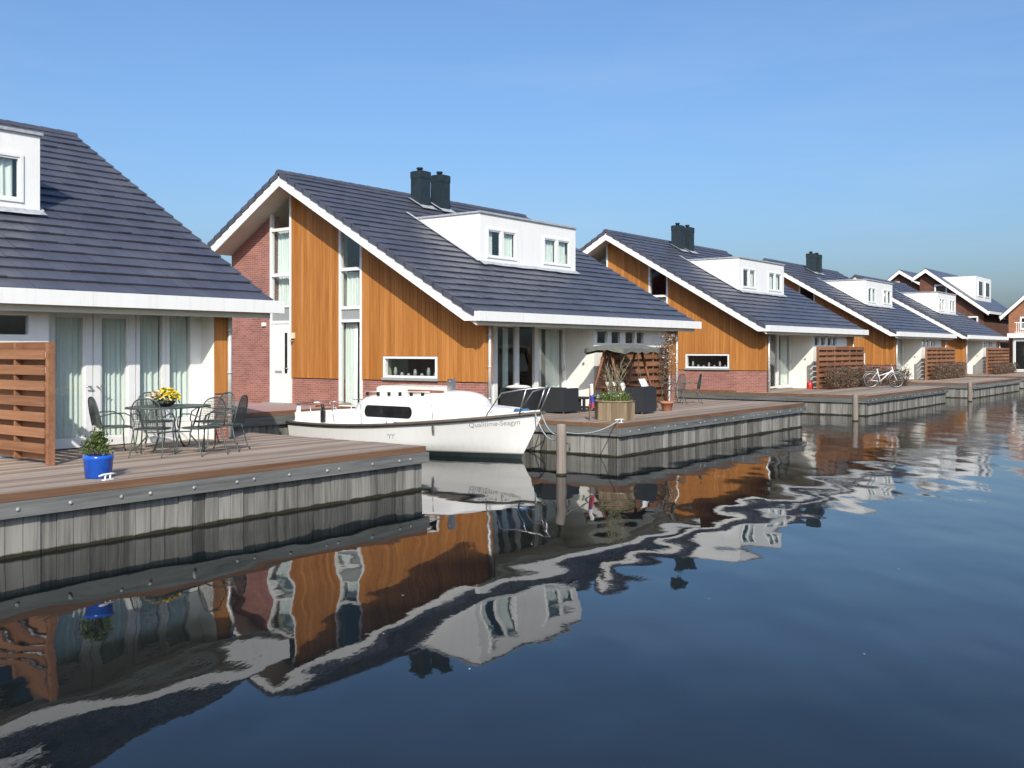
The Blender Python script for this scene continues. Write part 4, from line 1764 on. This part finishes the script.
# ------------------------------------------------------------------ second deck: lounge set, swing, planter
def rattan_chair(x0, x1, y0, y1, h, face, label, cushion=True):
    """boxy woven armchair: base, two arms, back; face = side it opens to"""
    root = empty('rattan_armchair', ((x0 + x1) / 2, (y0 + y1) / 2, ZD))
    o = ((x0 + x1) / 2, (y0 + y1) / 2, ZD)
    t = .13
    zb = ZD + .05
    box('base', M['rattan'], root, o, x0 + t, x1 - t, y0 + t, y1 - t, zb, ZD + .30)
    sides = {'W': (x0, x0 + t, y0, y1), 'E': (x1 - t, x1, y0, y1), 'S': (x0 + t, x1 - t, y0, y0 + t), 'N': (x0 + t, x1 - t, y1 - t, y1)}
    opp = {'W': 'E', 'E': 'W', 'N': 'S', 'S': 'N'}
    for k, (a, b, c, d) in sides.items():
        if k == face:
            box('front_rail', M['rattan'], root, o, a, b, c, d, zb, ZD + .29)
        elif k == opp[face]:
            box('backrest', M['rattan'], root, o, a, b, c, d, zb, ZD + h)
        else:
            box('armrest', M['rattan'], root, o, a, b, c, d, zb, ZD + h - .03)
    for a in (x0 + .06, x1 - .06):
        for b in (y0 + .06, y1 - .06):
            MB().lathe([(.022, ZD), (.03, zb + .01)], a, b, 8).build('foot', M['steel'], root, o)
    if cushion:
        mb = MB()
        mb.box(x0 + t + .01, x1 - t - .01, y0 + t + .01, y1 - t - .01, ZD + .30, ZD + .41)
        mb.build('seat_cushion', M['cushion'], root, o)
    tag(root, label, 'armchair', 'black rattan armchairs on the second deck')


rattan_chair(21.92, 22.75, 14.72, 15.42, .69, 'E', 'black rattan armchair seen right of the boat pulpit')
rattan_chair(21.55, 22.40, 15.62, 16.55, .66, 'E', 'black rattan armchair behind the boat pulpit, by the terrace windows')
rattan_chair(23.00, 23.72, 12.98, 13.52, .72, 'N', 'black rattan armchair right of the wooden planter, white cushion on top')


def cushion(x, y, z, sx, sy, sz, rx, rz, label):
    me = MB()
    n = 8
    vs, fs = [], []
    for i in range(n + 1):
        for j in range(n + 1):
            u, v = i / n * 2 - 1, j / n * 2 - 1
            p = (1 - abs(u) ** 3) * (1 - abs(v) ** 3)
            vs.append((u * sx * (1 - .06 * (1 - v * v)), v * sy * (1 - .06 * (1 - u * u)), sz * p ** .5))
    m = (n + 1) ** 2
    lo = [(a, b, -c) for a, b, c in vs]
    for i in range(n):
        for j in range(n):
            q = (i * (n + 1) + j, (i + 1) * (n + 1) + j, (i + 1) * (n + 1) + j + 1, i * (n + 1) + j + 1)
            fs.append(q)
            fs.append(tuple(m + k for k in q[::-1]))
    o = me.add(vs + lo, fs, True).build('cushion', M['cushion'])
    o.location = (x, y, z)
    o.rotation_euler = (rx, 0, rz)
    tag(o, label, 'cushion')


cushion(23.38, 13.16, ZD + .74, .24, .20, .07, 1.15, .2, 'white cushion propped over the back of the right rattan armchair')
cushion(21.66, 16.0, ZD + .68, .20, .32, .06, .0, .1, 'white folded cushion lying on the rattan armchair behind the pulpit')

lt = empty('low_table', (23.2, 15.0, ZD))
box('table_top', M['rattan'], lt, (23.2, 15.0, ZD), 22.95, 23.55, 14.75, 15.3, ZD + .34, ZD + .39)
for a in (22.99, 23.51):
    for b in (14.79, 15.26):
        box('leg', M['rattan'], lt, (23.2, 15.0, ZD), a - .03, a + .03, b - .03, b + .03, ZD, ZD + .34)
box('shelf', M['rattan'], lt, (23.2, 15.0, ZD), 23.0, 23.5, 14.8, 15.25, ZD + .10, ZD + .13)
tag(lt, 'low black rattan table between the armchairs and the planter', 'table')

# eight-sided planter
PX, PY = 20.98, 12.62
pl = empty('wooden_planter', (PX, PY, ZD))
r = random.Random(9)
NP = 24
for i in range(NP):
    w = 2 * math.pi * i / NP
    f8 = math.pi / 8
    rad = .47 * math.cos(f8) / math.cos(((w + f8) % (2 * f8)) - f8)
    hgt = .44 + r.uniform(-.006, .006)
    mb = MB()
    mb.box(-.060, .060, -.018, .018, 0, hgt)
    o = mb.build('stave', M['planter_wood'], pl)
    o.location = (rad * math.cos(w), rad * math.sin(w), 0)
    fw = round(w / (2 * f8)) * 2 * f8
    o.rotation_euler = (0, 0, fw + math.pi / 2)
mb = MB()
pts = [(.49 * math.cos(k * math.pi / 4 + math.pi / 8), .49 * math.sin(k * math.pi / 4 + math.pi / 8), .445) for k in range(8)]
mb.tube(pts, .024, 4, closed=True)
mb.build('rim', M['planter_wood'], pl)
MB().prism_z([(p[0] * .9, p[1] * .9) for p in pts], .30, .39).build('soil', M['soil'], pl)
mb = MB()
for _ in range(260):
    w, q = r.uniform(0, 6.28), r.uniform(0, 1) ** .5 * .36
    x, y = q * math.cos(w), q * math.sin(w)
    h = r.uniform(.12, .36)
    dx, dy = r.gauss(0, .10), r.gauss(0, .10)
    a = r.uniform(0, 6.28)
    wx, wy = .009 * math.cos(a), .009 * math.sin(a)
    mb.add([(x - wx, y - wy, .38), (x + wx, y + wy, .38), (x + dx * .5 + wx, y + dy * .5 + wy, .38 + h * .7), (x + dx * .5 - wx, y + dy * .5 - wy, .38 + h * .7), (x + dx * 1.3, y + dy * 1.3, .38 + h)],
           [(0, 1, 2, 3), (3, 2, 4)])
tag(mb.build('blades', M['grassy'], pl, recalc=False), kind='stuff')
tag(MB().leaves(lambda q: (q.gauss(-.05, .17), q.gauss(0, .17), q.uniform(.40, .58)), 420, .06, r, .5, .6).build('leaves', M['shrub'], pl, recalc=False), kind='stuff')
mb = MB()
for i in range(24):
    w, q = r.uniform(0, 6.28), r.uniform(0, .2)
    x, y = q * math.cos(w), q * math.sin(w)
    dx, dy, h = r.gauss(0, .20), r.gauss(0, .20), r.uniform(.55, 1.15)
    p0, p1, p2 = Vector((x, y, .38)), Vector((x + dx * .4, y + dy * .4, .38 + h * .55)), Vector((x + dx, y + dy, .38 + h))
    mb.tube([p0, p1, p2], [.011, .008, .004], 4)
    for _ in range(4):
        t = r.uniform(.4, .95)
        b = p0.lerp(p2, t)
        e = b + Vector((r.gauss(0, .07), r.gauss(0, .07), r.uniform(.06, .16)))
        mb.tube([b, e], [.006, .003], 4)
mb.build('dry_stalks', M['dry'], pl)
tag(blossoms(lambda q: (q.gauss(-.12, .15), q.gauss(.05, .15), q.uniform(.56, .68)), 42, .034, r).build('blooms', M['bloom'], pl, recalc=False), kind='stuff')
tag(pl, 'eight-sided wooden planter with grasses and tall dry stalks at the deck corner', 'planter')

# little flag on a stick
fl = empty('flag_on_stick', (20.22, 12.86, ZD))
MB().tube([(0, 0, 0), (.02, 0, .84)], .011, 6).build('stick', M['swing_wood'], fl)
for k, (m_, za, zb) in enumerate(((M['cushion'], .58, .84), (M['flagblue'], .42, .595), (M['flagred'], .30, .43))):
    mb = MB()
    vs, fs = [], []
    n = 10
    for i in range(n + 1):
        t = i / n
        z = za + (zb - za) * t
        wd = .05 + .07 * (1 - (z - .30) / .54)
        for j in range(7):
            u = j / 6
            vs.append((.02 * z + .012 + u * wd * .8, -.05 * math.sin(u * 7 + z * 3) - .02, z + .05 * (0 if k else u)))
    for i in range(n):
        for j in range(6):
            fs.append((i * 7 + j, i * 7 + j + 1, i * 7 + 8 + j, i * 7 + 7 + j))
    mb.add(vs, fs, True).build('cloth', m_, fl, recalc=False)
tag(fl, 'small furled white, blue and red flag on a stick beside the planter', 'flag')

# canopy swing
SX, SY = 24.95, 14.72
sw = empty('canopy_swing', (SX, SY, ZD))
for s in (-1, 1):
    for t in (-1, 1):
        MB().tube([(s * .92, t * .58, 0), (s * .86, t * .10, 1.62)], .042, 4).build('leg', M['swing_wood'], sw)
    MB().tube([(s * .89, -.40, .62), (s * .89, .40, .62)], .028, 4).build('side_brace', M['swing_wood'], sw)
MB().tube([(-.95, 0, 1.62), (.95, 0, 1.62)], .045, 4).build('top_beam', M['dark_wood'], sw)
mb = MB()
n, m_ = 14, 8
vs, fs = [], []
for i in range(n + 1):
    for j in range(m_ + 1):
        u, v = i / n * 2 - 1, j / m_ * 2 - 1
        z = 1.76 + .07 * (1 - v * v) - .05 * abs(math.sin(i * math.pi / 3.5)) * (abs(v) ** 2) - .05 * (abs(u) ** 4) + .02 * math.sin(5 * u + 2 * v)
        vs.append((u * 1.10, v * .60, z))
        if j in (0, m_) or i in (0, n):
            pass
for i in range(n):
    for j in range(m_):
        a = i * (m_ + 1) + j
        fs.append((a, a + m_ + 1, a + m_ + 2, a + 1))
base = len(vs)
mb.add(vs, fs, True)
edge = [i * (m_ + 1) for i in range(n + 1)] + [n * (m_ + 1) + j for j in range(1, m_ + 1)] + [i * (m_ + 1) + m_ for i in range(n - 1, -1, -1)] + [j for j in range(m_ - 1, 0, -1)]
ev = [vs[k] for k in edge]
lo = [(x * 1.01, y * 1.01, z - .11 - .03 * abs(math.sin(k * 1.3))) for k, (x, y, z) in enumerate(ev)]
q = len(ev)
mb.add(ev + lo, [(k, (k + 1) % q, q + (k + 1) % q, q + k) for k in range(q)], True)
mb.build('canopy', M['canopy'], sw, recalc=False)
seat = MB()
for k in range(6):
    seat.box(-.72, .72, -.28 + k * .095, -.28 + k * .095 + .075, .44, .462)
seat.build('seat', M['dark_wood'], sw)
bk = MB()
for k in range(5):
    bk.box(-.72, .72, .30 + k * .02, .325 + k * .02, .50 + k * .105, .58 + k * .105)
bk.build('backrest', M['dark_wood'], sw)
for s in (-1, 1):
    box('armrest', M['dark_wood'], sw, (0, 0, 0), s * .70 - .03, s * .70 + .03, -.30, .33, .64, .67)
    MB().tube([(s * .70, -.22, .66), (s * .70, -.02, 1.60)], .008, 4).tube([(s * .70, .25, .66), (s * .70, .02, 1.60)], .008, 4).build('chain', M['steel'], sw)
tag(sw, 'wooden garden swing with grey canvas canopy before the slatted screen', 'garden swing')
for i in range(3):
    cushion(SX - .38 + i * .36, SY + .22, ZD + .63, .16, .15, .05, 1.25, .1 * i, ['striped pale cushion at the left of the swing bench', 'pale cushion in the middle of the swing bench', 'pale cushion at the right of the swing bench'][i])

# terracotta bowl
tp = empty('terracotta_pot', (24.75, 13.22, ZD))
MB().lathe([(.11, 0), (.12, .01), (.17, .20), (.205, .205), (.21, .26), (.185, .26), (.16, .21)], 0, 0, 18).build('pot', M['terracotta'], tp)
MB().lathe([(.155, .205), (.16, .212)], 0, 0, 12).build('soil', M['soil'], tp)
tag(tp, 'wide terracotta pot standing alone on the second deck', 'pot')

# climber on the end of the second screen
r = random.Random(31)
cl = empty('climbing_plant', (HX[1] + 9.5, 15.28, ZD))
mb = MB()
for i in range(9):
    pts = [Vector((r.uniform(-.1, .1), .02, 0))]
    for k in range(9):
        pts.append(pts[-1] + Vector((r.gauss(0, .09), r.gauss(0, .01), r.uniform(.14, .28))))
    mb.tube(pts, [.010 - .0008 * k for k in range(10)], 4)
mb.build('stems', M['dark_wood'], cl)
tag(MB().leaves(lambda q: (q.gauss(-.12, .26), q.gauss(-.05, .05), q.uniform(.55, 2.2)), 900, .055, r, .6).build('leaves', M['hedge'], cl, recalc=False), kind='stuff')
tag(blossoms(lambda q: (q.gauss(-.05, .26), q.gauss(-.10, .04), q.uniform(1.1, 2.2)), 120, .032, r).build('blooms', M['bloom'], cl, recalc=False), kind='stuff')
tag(cl, 'pale flowering climber on the right end of the swing screen', 'climbing plant')

# two folding chairs at the far end of the second deck
for i, (x, y, rz, lb) in enumerate(((27.9, 14.70, 2.6, 'grey iron chair by the screen end, left of the pair beside the downpipe'),
                                    (28.65, 14.50, 2.2, 'grey iron chair at the deck end, right of the pair beside the downpipe'))):
    c = copy_tree(ch0)
    c.location = (x, y, ZD + .001)
    c.rotation_euler = (0, 0, rz)
    tag(c, lb, 'chair', 'iron chairs on the second deck')


# ------------------------------------------------------------------ third to fifth deck: hedges, bicycle, small things
def hedge(path, h, seed, label, dens=420, ws=None):
    rnd = random.Random(seed)
    base = path[0]
    root = empty('hedge', (base[0], base[1], ZD))
    segs = [(Vector((*a, 0)) - Vector((*base, 0)), Vector((*b, 0)) - Vector((*base, 0))) for a, b in zip(path, path[1:])]
    ws = ws or [1] * len(segs)
    tot = sum((b - a).length * k for (a, b), k in zip(segs, ws))

    def pick(q):
        t = q.uniform(0, tot)
        for (a, b), k in zip(segs, ws):
            L = (b - a).length * k
            if t <= L:
                return a.lerp(b, t / L)
            t -= L
        return segs[-1][1]
    mb = MB()
    for i in range(int(tot * 16)):
        p = pick(rnd)
        pts = [p + Vector((rnd.gauss(0, .05), rnd.gauss(0, .05), 0))]
        for k in range(4):
            pts.append(pts[-1] + Vector((rnd.gauss(0, .07), rnd.gauss(0, .06), h * rnd.uniform(.17, .27))))
        mb.tube(pts, [.012, .010, .008, .006, .003], 4, cap=False)
        for k in range(3):
            b = pts[rnd.randint(1, 4)]
            mb.tube([b, b + Vector((rnd.gauss(0, .12), rnd.gauss(0, .08), rnd.uniform(-.02, .15)))], [.006, .002], 4, cap=False)
    mb.build('branches', M['dark_wood'], root)

    def leaf_at(q):
        p = pick(q)
        e = .84 + .10 * math.sin(p.x * 3.7 + seed) + .08 * math.sin(p.x * 9.1 + p.y * 4) + q.gauss(0, .05)
        return p + Vector((q.gauss(0, .11), q.gauss(0, .11), h * e * q.uniform(.05, 1.0) ** .8))
    lf = MB().leaves(leaf_at, int(tot * dens), .075, rnd, .6)
    tag(lf.build('leaves', M['hedge'], root, recalc=False), kind='stuff')
    tag(root, label, 'hedge')


hedge([(HX[2] + 4.95, 14.75), (HX[2] + 11.2, 14.75), (HX[2] + 11.5, 13.35)], 1.0, 1, 'brown half bare hedge before the third screen, behind the bicycle', 480, [1, 2.6])
hedge([(HX[3] + 4.8, 14.75), (HX[3] + 11.4, 14.75)], .95, 2, 'brown half bare hedge before the screen of the fourth deck')
hedge([(HX[4] + 4.6, 14.75), (HX[4] + 11.4, 14.75)], .8, 3, 'brown half bare hedge before the screen of the farthest deck', 250)

# bicycle
bk_a = math.atan2(-.8, .6)
bc = empty('bicycle', (45.7, 13.65, ZD), bk_a)


def wheel(x, nm):
    R_ = .33
    rim = MB().tube([(x + R_ * math.cos(w), 0, R_ + R_ * math.sin(w)) for w in [i * math.pi / 14 for i in range(28)]], .022, 6, closed=True)
    t = rim.build('tyre', M['black'], bc)
    mb = MB().tube([(x + (R_ - .03) * math.cos(w), 0, R_ + (R_ - .03) * math.sin(w)) for w in [i * math.pi / 14 for i in range(28)]], .010, 5, closed=True)
    for i in range(14):
        w = i * 2 * math.pi / 14
        mb.tube([(x, 0, R_), (x + .3 * math.cos(w), 0, R_ + .3 * math.sin(w))], .003, 3, cap=False)
    mb.build('rim', M['steel'], t)


wheel(-.56, 'wheel')
wheel(.56, 'wheel')
mb = MB()
for a, b, rr in (((-.15, 0, .28), (-.30, 0, .85), .024), ((-.15, 0, .28), (.38, 0, .78), .030), ((-.22, 0, .52), (.40, 0, .72), .024), ((-.15, 0, .28), (-.56, 0, .33), .016),
                 ((-.26, 0, .70), (-.56, 0, .33), .016), ((.36, 0, .92), (.48, 0, .55), .024)):
    mb.tube([a, b], rr, 6)
mb.build('frame', M['bikewhite'], bc)
MB().tube([(.47, 0, .58), (.56, .05, .33)], .015, 6).tube([(.47, 0, .58), (.56, -.05, .33)], .015, 6).build('fork', M['bikewhite'], bc)
MB().prism_z([(-.44, -.09), (-.30, -.08), (-.16, -.02), (-.16, .02), (-.30, .08), (-.44, .09)], .87, .92).build('saddle', M['black'], bc)
MB().tube([(.20, -.28, 1.02), (.30, -.26, 1.04), (.36, 0, 1.0), (.30, .26, 1.04), (.20, .28, 1.02)], .014, 6).tube([(.36, 0, .9), (.36, 0, 1.0)], .014, 6).build('handlebar', M['steel'], bc)
for x in (-.56, .56):
    MB().tube([(x + .37 * math.cos(w), 0, .33 + .37 * math.sin(w)) for w in [math.pi * (.05 + .9 * i / 12) for i in range(13)]], .014, 5).build('mudguard', M['greypanel'], bc)
box('carrier', M['steel'], bc, (0, 0, 0), -.84, -.40, -.06, .06, .70, .715)
MB().tube([(-.15, -.05, .28), (-.15, -.12, .15)], .012, 5).tube([(-.15, .05, .28), (-.15, .12, .41)], .012, 5).build('pedal_crank', M['steel'], bc)
MB().tube([(-.2, .02, .3), (-.22, .2, .0)], .01, 5).build('kick_stand', M['steel'], bc)
tag(bc, 'white bicycle parked against the hedge on the third deck', 'bicycle')

# red can and a plant beside the glazed front of the third house
wc = empty('watering_can', (42.35, 15.75, ZD))
MB().lathe([(.13, 0), (.14, .02), (.12, .26), (.09, .30)], 0, 0, 14).build('body', M['red'], wc)
MB().tube([(.10, 0, .06), (.24, 0, .26), (.30, 0, .36)], [.03, .02, .025], 8).build('spout', M['red'], wc)
MB().tube([(-.10, 0, .08), (-.22, 0, .20), (-.16, 0, .36), (0, 0, .42), (.06, 0, .30)], .014, 6).build('handle', M['red'], wc)
tag(wc, 'red watering can by the white wall of the third house', 'watering can')
r = random.Random(77)
hp = empty('low_plant', (43.1, 15.1, ZD))
MB().lathe([(.10, 0), (.14, .14), (.12, .14)], 0, 0, 12).build('pot', M['terracotta'], hp)
tag(MB().leaves(lambda q: (q.gauss(0, .16), q.gauss(0, .12), q.uniform(.12, .30)), 160, .09, r, .4).build('leaves', M['hedge'], hp, recalc=False), kind='stuff')
tag(hp, 'low potted plant between the red can and the third screen', 'potted plant')


# ------------------------------------------------------------------ tall brick houses at the end of the row
def tall_house(x0, x1, y0, y1, ry, rz, ez0, ez1, wallmat, label, wins, dormer=None, extra=None, ow=.5):
    """gable to the camera in the plane x0; ridge along x at (ry, rz); eaves at y0 / y1"""
    org = (x0, y0, ZG)
    root = empty('brick_house', org)

    def z(y):
        return ez0 + (rz - ez0) * (y - y0) / (ry - y0) if y < ry else ez1 + (rz - ez1) * (y1 - y) / (y1 - ry)
    mb = MB()
    mb.prism_x([(y0, ZG - .3), (y1, ZG - .3), (y1, z(y1) - .3), (ry, rz - .3), (y0, z(y0) - .3)], x0, x1)
    mb.build('wall', wallmat, root, org)
    a, b = y0 - ow, y1 + ow

    def ze(y):
        return ez0 + (rz - ez0) / (ry - y0) * (y - y0) if y < ry else ez1 + (rz - ez1) / (y1 - ry) * (y1 - y)
    mb = MB()
    mb.prism_x([(a, ze(a) - .22), (ry, rz - .22), (b, ze(b) - .22), (b, ze(b)), (ry, rz), (a, ze(a))], x0 - ow, x1 + ow)
    rf = mb.build('roof', M['tile'], root, org)
    mb = MB()
    mb.prism_x([(a, ze(a) - .40), (ry, rz - .40), (ry, rz - .08), (a, ze(a) - .08)], x0 - ow - .06, x0 - ow - .003)
    mb.build('rake_board', M['white'], root, org)
    mb = MB()
    mb.prism_x([(ry, rz - .40), (b, ze(b) - .40), (b, ze(b) - .08), (ry, rz - .08)], x0 - ow - .06, x0 - ow - .004)
    mb.build('rake_board', M['white'], root, org)
    for yy in (a, b):
        box('gutter', M['white'], root, org, x0 - ow, x1 + ow, yy - .08, yy + .08, ze(yy) - .26, ze(yy) - .05)
    for (wy0, wy1, wz0, wz1) in wins:
        f = frame_y(MB(), wy0, wy1, x0 - .06, x0 + .02, wz0, wz1, .12).build('window', M['frame'], root, org)
        box('pane', M['tinted'], f, org, x0 - .03, x0 - .01, wy0 + .12, wy1 - .12, wz0 + .12, wz1 - .12)
    if dormer:
        dx0, dx1, dy, dz0, dz1 = dormer
        yb = y0 + (dz1 - ez0) / (rz - ez0) * (ry - y0) + .3
        mb = MB()
        mb.prism_x([(dy, dz0), (yb, dz1), (dy, dz1)], dx0, dx1)
        d = mb.build('dormer', M['white'], root, org)
        n = 2
        for k in range(n):
            u = dx0 + (dx1 - dx0) * (.12 + .46 * k)
            v = u + (dx1 - dx0) * .30
            f = frame_x(MB(), u, v, dy - .05, dy + .02, dz0 + .35, dz1 - .3, .1).build('window', M['frame'], root, org)
            box('pane', M['tinted'], f, org, u + .1, v - .1, dy - .03, dy - .01, dz0 + .45, dz1 - .4)
    tag(root, label, 'house', 'brick houses at the end of the row')
    return root


tall_house(89, 99, 18.6, 23.6, 23.0, 9.3, 6.0, 8.9, M['brick_brown'], 'brown brick house with white dormer rising behind the fifth house',
           [(21.4, 22.4, 6.6, 7.9), (19.0, 19.8, 4.3, 5.2)], (89.8, 95.5, 19.35, 6.55, 8.55))
tall_house(97, 106, 24.2, 30.5, 27.4, 9.9, 7.9, 7.4, M['brick_brown'], 'brown brick house with a grey gable left of the white dormer, half hidden',
           [(27.5, 28.3, 7.2, 8.8)])
tb_ = tall_house(86.2, 97, 9.2, 16.2, 12.6, 9.0, 5.6, 5.6, M['brick_orange'], 'red brick house cut by the right picture edge, nearest the water',
                 [(14.2, 15.4, 4.0, 5.0)], None)
org = (86.2, 9.2, ZG)
box('bay_wall', M['render'], tb_, org, 84.6, 86.15, 9.4, 15.6, ZD, 3.35)
box('bay_roof', M['white'], tb_, org, 84.3, 86.15, 9.2, 15.95, 3.35, 3.70)
for k in range(3):
    y = 14.2 - k * 1.6
    f = frame_y(MB(), y, y + 1.3, 84.54, 84.62, ZD + .1, 3.2, .1).build('glazed_door', M['frame'], tb_, org)
    box('pane', M['tinted'], f, org, 84.57, 84.59, y + .1, y + 1.2, ZD + .2, 3.1)
mb = MB()
mb.box(85.2, 85.26, 9.4, 15.6, 4.50, 4.56)
mb.box(85.2, 85.26, 9.4, 15.6, 3.78, 3.82)
for k in range(42):
    mb.box(85.215, 85.245, 9.42 + k * .147, 9.45 + k * .147, 3.70, 4.50)
mb.build('balcony_rail', M['white'], tb_, org)
d6 = copy_tree(d0)
d6.location = (83.2 + DL, YD, 0)
tag(d6, 'timber deck at the right picture edge, before the red brick house', 'deck', 'timber decks along the canal')
xa, xb = HX[4] + DR + .08, 83.2 + DL - .08
q = empty('quay_wall', (xa, SLIP_END, 0))
box('capping_beam', M['deck_edge'], q, (xa, SLIP_END, 0), xa, xb, SLIP_END - .10, SLIP_END + .12, ZG - .09, ZG + .012)
box('waling_beam', M['beam_wood'], q, (xa, SLIP_END, 0), xa, xb, SLIP_END - .14, SLIP_END - .03, ZG - .32, ZG - .095)
n = int((xb - xa) / .212)
for i in range(n):
    p = bpy.data.objects.new('sheet_plank', bpy.data.objects['sheet_plank'].data)
    COL.objects.link(p)
    p.parent = q
    p.location = ((xb - xa) * (i + .5) / n, -.02, .03)
tag(q, 'timber quay wall at the inland end of the slip beyond the fifth house', 'quay wall', 'quay walls at the slip ends')

# ------------------------------------------------------------------ flecks drifting on the water
r = random.Random(12)
fleck = None
for x, y in ((13.4, 5.6), (9.1, 4.4), (11.6, 3.3), (7.4, 6.9), (6.3, 6.1), (16.9, 6.2), (8.2, 2.6), (10.3, 7.4), (20.4, 7.7), (6.0, 4.9), (12.9, 8.3)):
    if fleck is None:
        mb = MB()
        mb.add([(-.03, 0, .003), (-.01, -.014, .007), (.015, -.012, .006), (.035, .002, .010), (.012, .014, .006), (-.012, .012, .007)], [(0, 1, 2, 3, 4, 5)])
        o = fleck = mb.build('floating_leaf', M['bloom'], recalc=False)
    else:
        o = fleck.copy()
        COL.objects.link(o)
    o.location = (x, y, .002)
    o.rotation_euler = (0, 0, r.uniform(0, 6.28))
    k = r.uniform(.3, .6)
    o.scale = (k, k, k)
    tag(o, 'tiny pale leaf fleck drifting on the open water', 'leaf', 'leaf flecks on the open water')
